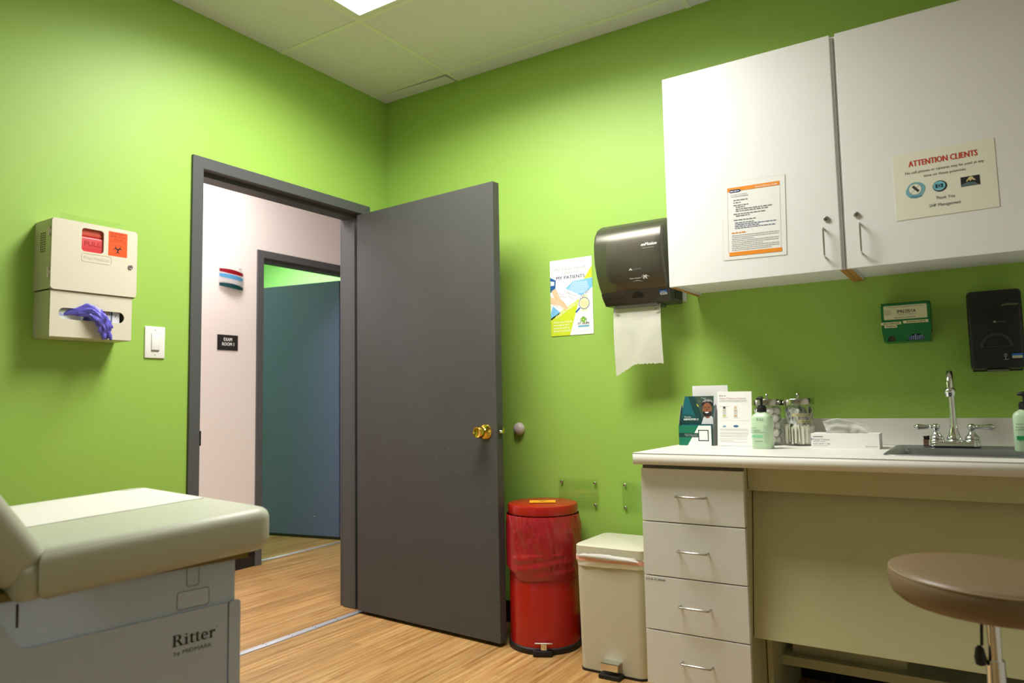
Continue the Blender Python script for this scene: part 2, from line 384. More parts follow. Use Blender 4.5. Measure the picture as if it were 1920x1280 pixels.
def knob(parent, x, z, y0, s):
    b = BM(); lathe(b, [(.0, 0), (.033, 0), (.0335, .003), (.031, .007), (.020, .011), (.016, .014), (.0125, .018), (.0125, .026)], (x, y0, z), (0, s, 0), 40)
    r = obj('rosette', b, BRASS, parent, True)
    b = BM(); lathe(b, [(.0, .024), (.0135, .025), (.021, .030), (.0255, .038), (.0262, .047), (.0245, .056), (.0235, .060), (.0215, .0625), (.018, .0605), (.008, .058), (0, .0575)], (x, y0, z), (0, s, 0), 40)
    obj('door_knob', b, BRASS, parent, True)
knob(d1, .842, .905, 0, -1); knob(d1, .842, .905, .044, 1)
b = BM(); box(b, .9025, .9042, .010, .034, .876, .933, .002); obj('latch_plate', b, mat('door_edge_plate', (70, 70, 66), rough=.4, metal=.5), d1)
b = BM(); lathe(b, [(0, 0), (.009, 0), (.009, .006), (.006, .012), (0, .0135)], (.903, .022, .905), (1, 0, 0), 20); obj('latch_bolt', b, CHROME, d1, True)
for z in (.25, 1.0, 1.78):
    b = BM(); cyl(b, (-.004, .048, z-.05), (-.004, .048, z+.05), .006, 14); obj('hinge', b, NICKEL, d1, True)
# door 2, open into the second room
d2 = thing('door_2', (-1.50, 1.079, 0), math.radians(180+10.2), kind='structure')
b = BM(); box(b, 0, .9, -.044, 0, .022, 2.004, .0015); obj('door_leaf', b, BLUEGREY, d2)
b = BM(); box(b, .002, .898, -.040, -.003, .002, .0225); obj('door_gap_shade', b, BLACK, d2)  # black strip added as the shade in the gap under the door
b = BM(); lathe(b, [(0, 0), (.004, 0), (.004, .0005), (0, .001)], (.23, .0, .17), (0, 1, 0), 10); obj('paint_chip', b, PAPER, d2)
knob(d2, .84, .93, 0, 1)

# ceiling lights
EM = mat('lit_diffuser', (255, 250, 246), emit=5, rough=.6)
EMH = mat('lit_diffuser_hallway', (255, 246, 240), emit=5, rough=.6)
EMF = mat('lit_diffuser_second_room', (240, 250, 255), emit=5, rough=.6)
def troffer(x0, x1, y0, y1, em, label, dz=0, watts=50, col=(1, .985, .955), spread=180):
    t = thing('ceiling_light', ((x0+x1)/2, (y0+y1)/2, H+dz), 0, label, 'ceiling light'); hx, hy = (x1-x0)/2-.012, (y1-y0)/2-.012
    b = BM(); box(b, -hx, hx, -hy, -hy+.02, -.002, .02); box(b, -hx, hx, hy-.02, hy, -.002, .02); box(b, -hx, -hx+.02, -hy+.02, hy-.02, -.002, .02); box(b, hx-.02, hx, -hy+.02, hy-.02, -.002, .02)
    obj('light_frame', b, GRID, t)
    b = BM(); box(b, -hx+.018, hx-.018, -hy+.018, hy-.018, .004, .01); obj('diffuser', b, em, t)
    ld = bpy.data.lights.new('tubes', 'AREA'); ld.shape = 'RECTANGLE'; ld.size = 2*hx-.05; ld.size_y = 2*hy-.05; ld.energy = watts; ld.color = col; ld.spread = math.radians(spread)
    lo = bpy.data.objects.new('tubes', ld); COL.objects.link(lo); lo.parent = t; lo.location = (0, 0, -.004)
    return t
troffer(LX0, LX1, LY0, LY1, EM, 'bright rectangular fluorescent ceiling panel in the exam room grid', watts=P_ROOM, spread=SPREAD)
troffer(-1.15, -.54, -1.35, -.13, EMH, 'fluorescent ceiling panel over the hallway', -.022, P_HALL, (1, .975, .97))
troffer(-3.6, -2.4, 1.25, 1.85, EMF, 'ceiling panel at the back of the second room', -.022, P_FAR, (.95, 1, .98))
troffer(-3.9, -2.7, -.3, .3, EMF, 'added ceiling panel lighting the open door in the second room', -.022, P_FAR*1.1, (.88, .95, 1))  # unseen extra fixture, added to brighten the face of door 2

# ================================================================== LEFT WALL
R90 = PI/2      # local +x -> world +y, local -y -> world +x (out of the left wall)
# sharps cabinet with glove holder; local x = world y + 1.608
sc = thing('sharps_disposal_cabinet', (0.0, -1.608, 1.28), R90, 'beige locking sharps cabinet over a glove holder on the green wall', 'medical cabinet')
b = BM()
win = (-.052, .302, .023, .3835)      # window x0,z0,x1,z1
fx0, fx1, zt = -.148, .144, .402
shape(b, [rrect(fx0, .160, fx1, zt, .012), rrect(*win, .011)], XZ(-.112), .006)      # front, pierced by the window
for s in ((fx0, fx0+.005), (fx1-.005, fx1)): box(b, s[0], s[1], -.113, 0, .162, zt-.006)
box(b, fx0+.004, fx1-.004, -.113, 0, zt-.007, zt-.002); box(b, fx0+.004, fx1-.004, -.1, 0, .165, .17)
body = obj('cabinet_body', b, BEIGE, sc, True, angle=30)
b = BM(); shape(b, [rrect(fx0+.004, .002, fx1-.012, .158, .002), rrect(-.117, .062, .105, .101, .0194, 8)], XZ(-.108), .004)
for s in ((fx0+.004, fx0+.008), (fx1-.016, fx1-.012)): box(b, s[0], s[1], -.109, 0, .002, .157)
box(b, fx0+.006, fx1-.014, -.109, 0, 0, .003); box(b, fx0+.006, fx1-.014, -.004, 0, .0, .157)
obj('glove_holder', b, BEIGE, sc)
b = BM(); box(b, fx0+.002, fx1-.004, -.114, -.106, .156, .1615, .001); obj('seam_shadow_strip', b, mat('beige_seam_shade', (140, 132, 110), rough=.5), sc)  # darker beige strip paints the shadow in the seam between the two boxes
for z in (.215, .355):
    b = BM(); cyl(b, (fx0-.003, -.104, z-.016), (fx0-.003, -.104, z+.016), .0038, 12); box(b, fx0-.002, fx0+.001, -.113, -.098, z-.006, z+.006); obj('hinge', b, mat('ivory_plastic', (235, 228, 205), rough=.35), sc, True)
b = BM()
for r in range(3):
    for c in range(9): box(b, fx0-.0006, fx0+.0004, -.075+r*.013, -.069+r*.013, .289+c*.0078, .2935+c*.0078)
obj('vent_slot', b, mat('dark_red_slot', (92, 40, 36), rough=.7), sc)
b = BM(); lathe(b, [(0, 0), (.0085, 0), (.0085, .003), (.0065, .0045), (.0055, .003), (0, .003)], (.119, -.118, .269), (0, -1, 0), 24); lk = obj('lock', b, NICKEL, sc, True)
b = BM(); box(b, .1182, .1198, -.1224, -.1212, .2655, .2725); obj('keyhole', b, BLACK, lk)
sh = Sheet(sc, XZ(-.1182))
OR = mat('fluorescent_orange_sticker', (250, 84, 18), rough=.45)
sx0, sx1, sz0, sz1 = .039, .1065, .301, .3885
sh.poly('biohazard_sticker', OR, rrect(sx0, sz0, sx1, sz1, .002), 1)
sh.text('sticker_lettering', INK, 'BIOHAZARD', .0728, .3785, .0064, .050, 'c'); sh.text('sticker_lettering', INK, 'INFECTIOUS', .0728, .3685, .0064, .052, 'c'); sh.text('sticker_lettering', INK, 'WASTE', .0728, .3585, .0064, .028, 'c')
sh.dashes('sticker_lettering', INK, .046, .1, .3535, .0012, 2, 5)
def biohazard(sh, part, m, cx, cz, R, layer=2, ky=1):
    import math as q
    P = lambda cx_, cz_, r, a0, a1, n=22: arc(cx_, cz_, r, a0, a1, n, r*ky)
    for k in range(3):
        a = 90+120*k; ar = q.radians(a); c_, s_ = q.cos(ar), q.sin(ar)*ky
        # open crescent: a thick C whose gap points outward
        o = P(cx+.50*R*c_, cz+.50*R*s_, .50*R, a+28, a+332, 28); i = P(cx+.585*R*c_, cz+.585*R*s_, .395*R, a+322, a+38, 28)
        sh.poly(part, m, o+i, layer)
        t0, t1 = q.radians(a+60), 0
        sh.line(part, m, (cx+.06*R*q.cos(t0+PI*0), cz+.06*R*q.sin(t0)*ky), (cx+.20*R*q.cos(t0), cz+.20*R*q.sin(t0)*ky), .09*R, layer+.3)
    for k in range(3):
        a = 30+120*k; sh.poly(part, m, P(cx, cz, .60*R, a-24, a+24, 10)+P(cx, cz, .49*R, a+24, a-24, 10), layer+.5)
biohazard(sh, 'biohazard_symbol', INK, .0728, .3255, .019)
sh.done()
b = BM()
lp = rrect(-.052, .266, .052, .297, .008); shape(b, [lp, rrect(-.050, .268, .050, .295, .007)], XZ(-.118), .0006)
EMB = obj('embossed_plate', b, mat('beige_emboss', (205, 196, 168), rough=.4), sc)
s2 = Sheet(sc, XZ(-.1182)); s2.text('embossed_lettering', mat('beige_emboss', (0, 0, 0)), 'Post Medical', -.044, .276, .011, .086); s2.done()
# clear bracket behind the top of the cabinet
b = BM(); box(b, -.099, .116, -.062, -.059, .401, .436); br = obj('clear_bracket', b, CLEAR, sc)
# the red container seen through the window
o = thing('sharps_container', (.02, -1.608, 1.455), R90, 'red plastic sharps container seen through the cabinet window', 'sharps container')
REDP = mat('translucent_red_plastic', (196, 42, 44), rough=.35, bump=.05)
b = BM(); box(b, -.125, .125, -.092, -.004, 0, .182, .008, 3); obj('container_body', b, REDP, o, True)
b = BM(); box(b, -.11, .11, -.088, -.006, .180, .222, .01, 3); obj('container_lid', b, mat('red_plastic_lid', (214, 92, 74), rough=.35), o)
s2 = Sheet(o, XZ(-.0925)); s2.text('embossed_lettering', mat('darker_red_plastic', (176, 34, 38), rough=.35), 'FULL', -.012, .150, .016, .055, 'c', layer=0); s2.done()
# glove box and glove
o = thing('glove_box', (.012, -1.608, 1.285), R90, 'white and blue cardboard glove box inside the wall holder', 'glove box')
b = BM(); box(b, -.13, .095, -.088, -.004, 0, .13, .001); obj('carton', b, mat('white_carton', (226, 228, 232), rough=.5), o)
s2 = Sheet(o, XZ(-.0884)); NB = mat('navy_print', (34, 40, 96), rough=.5); LBv = mat('pale_violet_print', (178, 180, 216), rough=.5)
s2.text('carton_lettering', GINK, 'POWDER-FREE', -.110, .089, .006, .052, 'l'); s2.dashes('carton_lettering', LINK, -.125, -.085, .089, .0012)
s2.poly('printed_panel', NB, arc(.012, .052, .045, 0, 180, 20)[:-1]); s2.poly('printed_panel', LBv, [(-.125, .07), (-.09, .068), (-.1, .077), (-.125, .081)])
s2.rect('printed_panel', mat('grey_blue_print', (84, 110, 140), rough=.5), .063, .06, .068, .11)
for k in range(4): s2.line('printed_panel', NB, (.035+k*.009, .107), (.042+k*.009, .085), .003)
s2.line('printed_panel', INK, (.083, .088), (.078, .078), .002)
s2.poly('printed_panel', mat('skin_print', (196, 176, 150), rough=.5), [(.03, .106), (.055, .084), (.058, .092), (.04, .108)], 2); s2.done()
BLUEG = mat('violet_blue_nitrile', (104, 98, 208), rough=.33, spec=.6)
b = BM()
def glove(u, v):
    t = v; path = [(-.095, .074, -.1), (-.06, .088, -.112), (-.022, .090, -.128), (.010, .068, -.138), (.026, .036, -.136), (.034, .010, -.126), (.036, -.004, -.124)]
    f = t*(len(path)-1); i = min(int(f), len(path)-2); k = f-i
    p = [path[i][q]*(1-k)+path[i+1][q]*k for q in range(3)]
    wd = [.003, .015, .024, .026, .023, .018, .004]; wv = wd[i]*(1-k)+wd[i+1]*k; a = u*2*PI
    tx, tz = path[i+1][0]-path[i][0], path[i+1][1]-path[i][1]; L = math.hypot(tx, tz); nx, nz = -tz/L, tx/L
    q = 1+.45*noise.noise(Vector((math.cos(a)*2.2, math.sin(a)*2.2, t*9)))-.22*abs(math.sin(a*3+t*5))
    return Vector((p[0]+nx*wv*math.cos(a)*q, p[2]-wv*.55*math.sin(a)*q, p[1]+nz*wv*math.cos(a)*q+.003*noise.noise(Vector((u*9, t*9, 2)))))
grid(b, glove, 90, 70)
for (px, pz, dx, dz) in ((.03, .03, .018, -.022), (.038, .02, .012, -.026), (.026, .012, -.004, -.018), (.034, .05, .02, -.012)):
    tube(b, [(px, -.128, pz), (px+dx*.5, -.134, pz+dz*.5), (px+dx, -.13, pz+dz)], [.009, .008, .004], 10)
bmesh.ops.remove_doubles(b, verts=b.verts, dist=1e-5)
g = obj('nitrile_glove', b, BLUEG, None, True, angle=60); g.location = (0, -1.608, 1.285); g.rotation_euler = (0, 0, R90)
tag(g, 'violet blue glove drooping out of the glove holder slot', 'glove')
# light switch
sw = thing('light_switch', (0, -1.321, 1.291), R90, 'white rocker light switch between sharps cabinet and door frame', 'light switch')
WPL = mat('white_switch_plastic', (238, 238, 232), rough=.3)
b = BM(); box(b, -.041, .041, -.006, 0, -.062, .062, .003, 3); obj('cover_plate', b, WPL, sw, True)
b = BM(); box(b, -.0155, .0155, -.0085, -.004, -.033, .033, .0015); obj('rocker', b, WPL, sw, True)
b = BM(); box(b, -.0168, .0168, -.0063, -.0055, -.0345, .0345); obj('rocker_surround', b, mat('switch_gap', (170, 170, 164)), sw)
b = BM(); box(b, -.0155, .0155, -.0095, -.0085, -.033, -.029); obj('dimmer_slider', b, mat('grey_slider', (120, 120, 118)), sw)
for z in (-.048, .048):
    b = BM(); lathe(b, [(0, 0), (.003, 0), (.0025, .001), (0, .0012)], (0, -.006, z), (0, -1, 0), 12); obj('screw', b, mat('switch_screw', (200, 200, 196), rough=.3), sw)

# hallway wall: flag signal and room sign
fl = thing('exam_room_flag_signal', (HX, -.026, 1.848), R90, 'wall mounted flag signal with red, blue, white and green flags in the hallway', 'flag signal')
b = BM(); shape(b, [rrect(.062, -.078, .094, .090, .014, 6)], XZ(0), .004); box(b, .062, .096, -.02, -.004, -.058, .064, .002); obj('mounting_plate', b, CLEAR, fl)
for z in (-.068, .080):
    b = BM(); lathe(b, [(0, 0), (.003, 0), (0, .0015)], (.078, -.004, z), (0, -1, 0), 10); obj('screw', b, GINK, fl)
for k, (z, c, nm) in enumerate(((.048, (168, 22, 44), 'red flag'), (.016, (112, 186, 232), 'light blue flag'), (-.014, (226, 224, 222), 'white flag'), (-.044, (24, 84, 88), 'dark green flag'))):
    b = BM()
    def fg(u, v, z=z):
        x = -.085+u*.178; bow = math.sin(u*PI)*.02; h = .012+.006*math.sin(u*PI)
        return Vector((x, -.012-bow-(1-u)*.003, z-(u-.5)*.014+(v-.5)*2*h*.8))
    grid(b, fg, 14, 2, .003); obj('flag', b, mat('flag_'+nm.replace(' ', '_'), c, rough=.35), fl, True, label=nm)
sg = thing('room_sign', (HX, -.035, 1.442), R90, 'black EXAM ROOM 1 plaque on the hallway wall', 'sign')
b = BM(); box(b, -.075, .075, -.004, 0, -.049, .049, .001); obj('plate', b, mat('matt_black_plate', (24, 24, 26), rough=.5), sg)
s2 = Sheet(sg, XZ(-.0045)); s2.text('lettering', WINK, 'EXAM', 0, .010, .021, .060, 'c', bold=.0006); s2.text('lettering', WINK, 'ROOM 1', .002, -.020, .021, .086, 'c', bold=.0006)
for k in range(9):
    s2.disc('braille', mat('dark_grey_dot', (60, 60, 62)), -.032+k*.008, -.035, .0012); 
s2.done()

# ================================================================== BACK WALL
# door stop
ds = thing('door_stop', (.842, 0, .905), 0, 'round white rubber door stop on the green wall beside the door', 'door stop')
b = BM(); lathe(b, [(.026, 0), (.029, .006), (.0285, .014), (.024, .024), (.015, .030), (0, .032)], (0, 0, 0), (0, -1, 0), 32); obj('bumper', b, mat('dull_white_rubber', (205, 192, 186), rough=.35), ds, True)
# clean hands poster
po = thing('hand_hygiene_poster', (1.135, -.001, 1.509), 0, 'My Clean Hands Count poster on the wall left of the towel dispenser', 'poster')
PW, PH = .2185, .354
b = BM(); box(b, -PW/2, PW/2, -.0012, 0, -PH/2, PH/2); obj('sheet', b, PAPERW, po)
YG = mat('lime_print', (206, 222, 48), rough=.45); SB = mat('sky_blue_print', (124, 194, 232), rough=.45); DB = mat('dark_blue_print', (34, 96, 158), rough=.45)
SK = mat('pale_skin_print', (238, 200, 160), rough=.45); SKL = mat('skin_outline_print', (196, 150, 110), rough=.45); NV = mat('navy_text', (44, 52, 92), rough=.5)
def PX(x): return (x-.5)*PW
def PZ(z): return (.5-z)*PH
s2 = Sheet(po, XZ(-.0014))
def pp(part, m, pts, l=1): s2.poly(part, m, [(PX(x), PZ(z)) for x, z in pts], l)
pp('colour_block', YG, [(1, .12), (1, .275), (.80, .29)]); pp('colour_block', SB, [(.55, .30), (1, .28), (1, .40), (.74, .50), (.37, .385)])
pp('colour_block', YG, [(0, .765), (.69, .535), (.45, 1), (0, 1)]); pp('colour_block', SB, [(0, .70), (.05, .60), (.24, .70), (0, .79)])
pp('colour_block', DB, [(0, .22), (.14, .265), (.12, .40), (0, .42)], 1)
pp('printed_illustration', PAPERW, [(.01, .27), (.10, .28), (.10, .33), (.01, .33)], 3)
pp('printed_illustration', SK, [(.03, .40), (.13, .37), (.22, .50), (.34, .57), (.42, .64), (.37, .67), (.22, .60), (.0, .57), (0, .47), (.1, .51)], 2)
for p, q in (((.03, .41), (.16, .53)), ((.13, .38), (.24, .51)), ((0, .56), (.36, .67)), ((.26, .55), (.36, .60)), ((.3, .6), (.41, .65))): s2.line('printed_illustration', SKL, (PX(p[0]), PZ(p[1])), (PX(q[0]), PZ(q[1])), .0012, 3)
for pts in ([(.20, .43), (.27, .46), (.36, .47), (.43, .44)], [(.22, .485), (.3, .49), (.36, .50), (.42, .49)], [(.44, .42), (.46, .5), (.58, .55)], [(.64, .48), (.63, .55)], [(.3, .40), (.5, .47), (.62, .5)]):
    for a, c in zip(pts, pts[1:]): s2.line('printed_illustration', GINK, (PX(a[0]), PZ(a[1])), (PX(c[0]), PZ(c[1])), .0012, 2)
s2.text('lettering', LINK, 'My Clean Hands', PX(.49), PZ(.147), .0145, .165, 'c', rot=0); s2.text('lettering', LINK, 'Count for', PX(.49), PZ(.195), .0145, .095, 'c'); s2.text('lettering', NV, 'MY PATIENTS', PX(.49), PZ(.262), .0155, .148, 'c', bold=.0004)
s2.text('lettering', WINK, 'CLEAN HANDS', PX(.13), PZ(.770), .0125, .132, 'l', rot=28.5); s2.text('lettering', GINK, 'COUNT', PX(.72), PZ(.548), .013, .060, 'l', rot=35)
for k, (t, wd) in enumerate((('Clean your hands', .098), ('to protect your', .086), ('patients and to', .083), ('protect yourself', .088))): s2.text('lettering', WINK, t, PX(.06), PZ(.832+k*.038), .0095, wd, 'l')
for k in range(11): s2.dashes('lettering', WINK, PX(.60-.09*min(k, 8-k if k < 5 else 10-k)*.25-.05), PX(.93-.02*abs(k-5)*.6), PZ(.318+k*.0145), .0018, 2, k)
s2.ring('printed_illustration', DB, PX(.80), PZ(.60), .0275, .0028, 3); s2.disc('printed_illustration', mat('pale_yellow_print', (238, 226, 176), rough=.5), PX(.80), PZ(.60), .024, 2)
s2.poly('printed_illustration', mat('pale_yellow_print', (0, 0, 0)), [(PX(.76), PZ(.5)), (PX(.88), PZ(.5)), (PX(.9), PZ(.6)), (PX(.86), PZ(.7)), (PX(.74), PZ(.7))], 1.5)
for k in range(4): s2.line('printed_illustration', SKL, (PX(.74+.03*k), PZ(.57)), (PX(.75+.035*k), PZ(.64)), .001, 2.5)
s2.line('printed_illustration', DB, (PX(.70), PZ(.655)), (PX(.60), PZ(.71)), .008, 3)
s2.poly('printed_logo', INK, [[(PX(x), PZ(z)) for x, z in ((.70, .85), (.70, .80), (.77, .765), (.85, .80), (.85, .85))], [(PX(x), PZ(z)) for x, z in ((.71, .85), (.71, .803), (.77, .772), (.84, .803), (.84, .85))]], 2)
for k in range(5): s2.disc('printed_logo', mat('leaf_green_print', (126, 186, 50)), PX(.772)+.008*math.cos(k*1.257), PZ(.812)+.008*math.sin(k*1.257), .0055, 2.2)
s2.text('lettering', INK, 'ST. HOPE', PX(.775), PZ(.872), .0095, .058, 'c', bold=.0006); s2.rect('printed_logo', mat('teal_print', (110, 176, 200)), PX(.645), PZ(.905), PX(.905), PZ(.882), 2)
s2.done()
# clear plates on the wall
def plate(x, z, label):
    t = thing('clear_wall_plate', (x, 0, z), 0, label, 'wall plate', 'clear acrylic plates screwed low on the green wall')
    b = BM(); box(b, -.1, .1, -.008, -.004, -.064, .064, .0008); obj('acrylic_sheet', b, CLEAR, t)
    for sx in (-.084, .084):
        for sz in (-.048, .048):
            b = BM(); cyl(b, (sx, 0, sz), (sx, -.0042, sz), .004, 12); lathe(b, [(.006, 0), (.006, .001), (.003, .0032), (0, .0035)], (sx, -.008, sz), (0, -1, 0), 16); obj('screw', b, NICKEL, t, True)
plate(1.147, .620, 'clear acrylic wall plate above the red bin, left of the two'); plate(1.459, .618, 'clear acrylic wall plate half hidden by the drawer cabinet')

# paper towel dispenser
td = thing('paper_towel_dispenser', (1.5125, 0, 1.43), 0, 'smoky translucent paper towel dispenser left of the upper cabinet', 'towel dispenser')
prof = [(0, .345), (-.10, .347), (-.150, .338), (-.187, .318), (-.210, .288), (-.220, .25), (-.221, .21), (-.216, .165), (-.200, .118), (-.178, .075), (-.158, .05), (0, .05)]
SMK = bpy.data.materials.new('smoky_plastic'); SMK.use_nodes = True
nt = SMK.node_tree; bs = nt.nodes['Principled BSDF']; bs.inputs['Base Color'].default_value = (*s2l((126, 124, 112)), 1); bs.inputs['Roughness'].default_value = .3; bs.inputs['Metallic'].default_value = .6
tr = nt.nodes.new('ShaderNodeBsdfTransparent'); tr.inputs[0].default_value = (.44, .43, .40, 1); mx = nt.nodes.new('ShaderNodeMixShader'); mx.inputs['Fac'].default_value = .5
nt.links.new(bs.outputs[0], mx.inputs[1]); nt.links.new(tr.outputs[0], mx.inputs[2]); nt.links.new(mx.outputs[0], nt.nodes['Material Output'].inputs['Surface'])
DGP = mat('dark_grey_plastic', (64, 64, 60), rough=.35); MGP = mat('mid_grey_plastic', (104, 104, 98), rough=.4)
def extr_x(b, prof, x0, x1, bev=0, seg=3):
    t = BM(); shape(t, [prof], YZ(x0), x1-x0)
    if bev:
        ed = [e for e in t.edges if abs(abs(e.verts[0].co.x-(x0+x1)/2)-(x1-x0)/2) < 1e-5 and abs(e.verts[0].co.x-e.verts[1].co.x) < 1e-6 and e.calc_face_angle(0) > .8]
        bmesh.ops.bevel(t, geom=ed, offset=bev, segments=seg, affect='EDGES', profile=.5)
    join(b, t)
b = BM(); extr_x(b, prof, -.1525, .1525, .012, 3); obj('smoky_cover', b, SMK, td, True, angle=40)
b = BM(); extr_x(b, [(0, .052), (-.162, .052), (-.150, .030), (-.128, .008), (-.12, 0), (0, 0)], -.1505, .1505, .006, 2); cov = obj('lower_housing', b, DGP, td, True, angle=40)
b = BM(); box(b, -.14, .14, -.03, -.002, .055, .33); obj('back_plate', b, MGP, td)
b = BM(); cyl(b, (-.105, -.105, .215), (.108, -.105, .215), .092, 48); obj('towel_roll', b, mat('roll_paper', (220, 214, 196), rough=.8), td, True)
b = BM(); box(b, .108, .128, -.15, -.03, .10, .3, .01); box(b, -.128, -.108, -.15, -.03, .10, .3, .01); obj('roll_arm', b, MGP, td)
b = BM(); shape(b, [arc(0, 0, .024, 0, 180, 16)[:-1]+[(-.024, 0)]], Matrix(((1, 0, 0, .012), (0, -.6, -.8, -.1485), (0, .8, -.6, .0215), (0, 0, 0, 1))), .001); obj('sensor_window', b, BLACK, td)
b = BM()
for k in range(4): lathe(b, [(0, 0), (.0036, 0), (.0036, .001), (0, .001)], (-.112+k*.018, -.1485, .028), (0, -.8, -.6), 12)
obj('indicator_dot', b, BLACK, td)
b = BM(); tube(b, [(.082, -.115, .002), (.086, -.12, -.022), (.07, -.12, -.026)], .003, 8); tube(b, [(-.105, -.115, .002), (-.11, -.12, -.02), (-.095, -.12, -.024)], .003, 8); box(b, -.105, .085, -.122, -.02, -.012, .003, .003); obj('paper_guide', b, MGP, td, True)
b = BM(); box(b, .12, .153, -.1, -.006, .012, .06, .006); obj('side_latch', b, BLACK, td)
b = BM(); box(b, -.13, .168, -.006, 0, .008, .33, .002); obj('wall_bracket', b, mat('pale_bracket', (200, 206, 190)), td)
def front_m(y, z, ang):  # plane through (y,z) leaning by ang (deg) from vertical, out toward -y
    a = math.radians(ang); return Matrix(((1, 0, 0, 0), (0, math.sin(a), -math.cos(a), y), (0, math.cos(a), math.sin(a), z), (0, 0, 0, 1)))
s2 = Sheet(td, front_m(-.2222, .205, 2)); s2.text('lettering', WINK, 'enMotion', .062, .014, .0125, .066, 'l', shear=.2, bold=.0005); s2.dashes('lettering', LINK, .068, .118, .004, .0015, 2); s2.done()
s2 = Sheet(td, front_m(-.2045, .124, -20)); s2.poly('maker_logo', WINK, [(.0, .005), (.008, .014), (.013, .009), (.016, .005), (.012, .003), (.008, .008), (.005, .004)]); s2.text('lettering', LINK, 'Georgia-Pacific', .02, .006, .005, .034, 'l')
s2.text('lettering', WINK, 'Motion Activated', -.002, -.032, .0055, .048, 'l'); s2.poly('maker_logo', WINK, [(.006, -.043), (.03, -.040), (.055, -.046), (.03, -.0385)])
for k in range(4): s2.ring('maker_logo', WINK, .058+k*.006, -.026-.004*(k % 2), .006, .001, 2, 0, 250)
s2.poly('maker_logo', WINK, [(.056, -.036), (.060, -.018), (.064, -.028), (.070, -.018), (.072, -.036), (.069, -.036), (.068, -.024), (.064, -.034), (.061, -.024), (.059, -.036)], 2)
s2.done()
BLS = mat('blue_sticker', (34, 100, 180), rough=.4)
s2 = Sheet(td, front_m(-.1545, .032, -31)); s2.rect('asset_sticker', BLS, .108, -.008, .141, .012, 1); s2.rect('asset_sticker', PAPERW, .110, -.008, .139, .0015, 2)
for k in range(14): s2.rect('barcode', INK, .112+k*.0018, -.0055, .1128+k*.0018+.0004*(k % 3), -.0005, 3)
s2.dashes('barcode', PAPERW, .115, .133, .005, .0015, 3); s2.done()
# hanging towel, torn at the bottom
b = BM()
def towel(u, v):
    x = -.121+u*.212; zb = -.298+.048*min(1, u*2.4)+.006*noise.noise(Vector((u*26, 0, 3)))*(1 if u > .02 else 0)
    z = -.005*(1-v)+v*zb; return Vector((x+.004*v*math.sin(v*2), -.104-.006*math.sin(v*3)-.003*math.sin(u*7+v*4)*v, z))
grid(b, towel, 60, 24, .0006)
o = obj('paper_towel', b, mat('embossed_towel_paper', (248, 246, 236), rough=.85, bump=.5, bump_scale=220), None, True); o.location = (1.5125, 0, 1.43)
tag(o, 'white paper towel sheet hanging torn from the dispenser', 'paper towel')

# ------------------------------------------------------------------ upper cabinets
UZ0, UZ1, UY = 1.454, 2.264, -.301
def upper(name, x0, x1, dx0, dx1, label, lockx, handx):
    t = thing(name, (x0, 0, UZ0), 0, label, 'cabinet'); W = x1-x0; Hh = UZ1-UZ0
    b = BM(); box(b, .017, W-.017, UY, 0, 0.012, .03); box(b, 0, .017, UY, 0, .001, Hh); box(b, W-.017, W, UY, 0, .001, Hh); box(b, .017, W-.017, UY, 0, Hh-.018, Hh); box(b, .017, W-.017, -.012, 0, .03, Hh-.018)
    obj('cabinet_body', b, WHITE, t)
    for e0 in (0, W-.017):
        b = BM(); box(b, e0, e0+.017, UY, 0, -.0004, .001); obj('raw_board_edge', b, PARTICLE, t)
    b = BM(); box(b, dx0-x0, dx1-x0, -.3205, UY-.0015, 0, Hh, .0012); d = obj('door', b, WHITE, t)
    b = BM(); lathe(b, [(0, 0), (.0098, 0), (.0098, .004), (.0085, .0062), (.0062, .0068), (.0058, .005), (0, .005)], (lockx-x0, -.3205, 1.630-UZ0), (0, -1, 0), 28); l = obj('lock', b, NICKEL, d, True)
    b = BM(); box(b, lockx-x0-.0009, lockx-x0+.0009, -.3262, -.325, .172, .180); obj('keyhole', b, BLACK, d)
    hx = handx-x0; b = BM(); tube(b, [(hx, -.3205, 1.499-UZ0), (hx, -.344, 1.499-UZ0), (hx, -.3475, 1.503-UZ0), (hx, -.3475, 1.592-UZ0), (hx, -.344, 1.596-UZ0), (hx, -.3205, 1.596-UZ0)], .0034, 10); obj('handle', b, NICKEL, d, True)
    return t
upper('wall_cabinet', 1.725, 2.334, 1.725, 2.3255, 'white wall cabinet with the quick reference sheet on its door', 2.287, 2.278)
upper('wall_cabinet', 2.336, 3.05, 2.343, 3.04, 'white wall cabinet with the attention clients notice on its door', 2.380, 2.390)
# laminated sheets on the doors
q1 = thing('reference_sheet', (2.0475, -.3207, 1.669), 0, 'laminated sheet with orange bands taped to the left cabinet door', 'paper sign', rot=(0, math.radians(1.3), 0))
b = BM(); box(b, -.109, .109, -.0012, 0, -.141, .141); obj('sheet', b, PAPERW, q1)
b = BM(); box(b, -.112, .112, -.0016, -.0002, -.144, .144); obj('laminate_edge', b, CLEAR, q1)
OB = mat('orange_print', (232, 142, 40), rough=.4); NVY = mat('navy_logo_print', (30, 42, 92), rough=.4)
s2 = Sheet(q1, XZ(-.0019)); s2.rect('colour_band', OB, -.092, .108, .091, .122); s2.rect('colour_band', OB, -.089, -.128, .094, -.114)
s2.text('lettering', PAPERW, 'Quick Reference Guide', .083, .111, .006, .076, 'r'); s2.poly('printed_logo', NVY, [(-.083, .104), (-.05, .104), (-.042, .108), (-.048, .114), (-.083, .114)], 2); s2.dashes('printed_logo', PAPERW, -.081, -.05, .107, .0025, 3)
for (x, z0, z1) in ((-.0915, -.115, .108), (.0915, -.115, .108)): s2.rect('ruled_line', GINK, x-.0003, z0, x+.0003, z1)
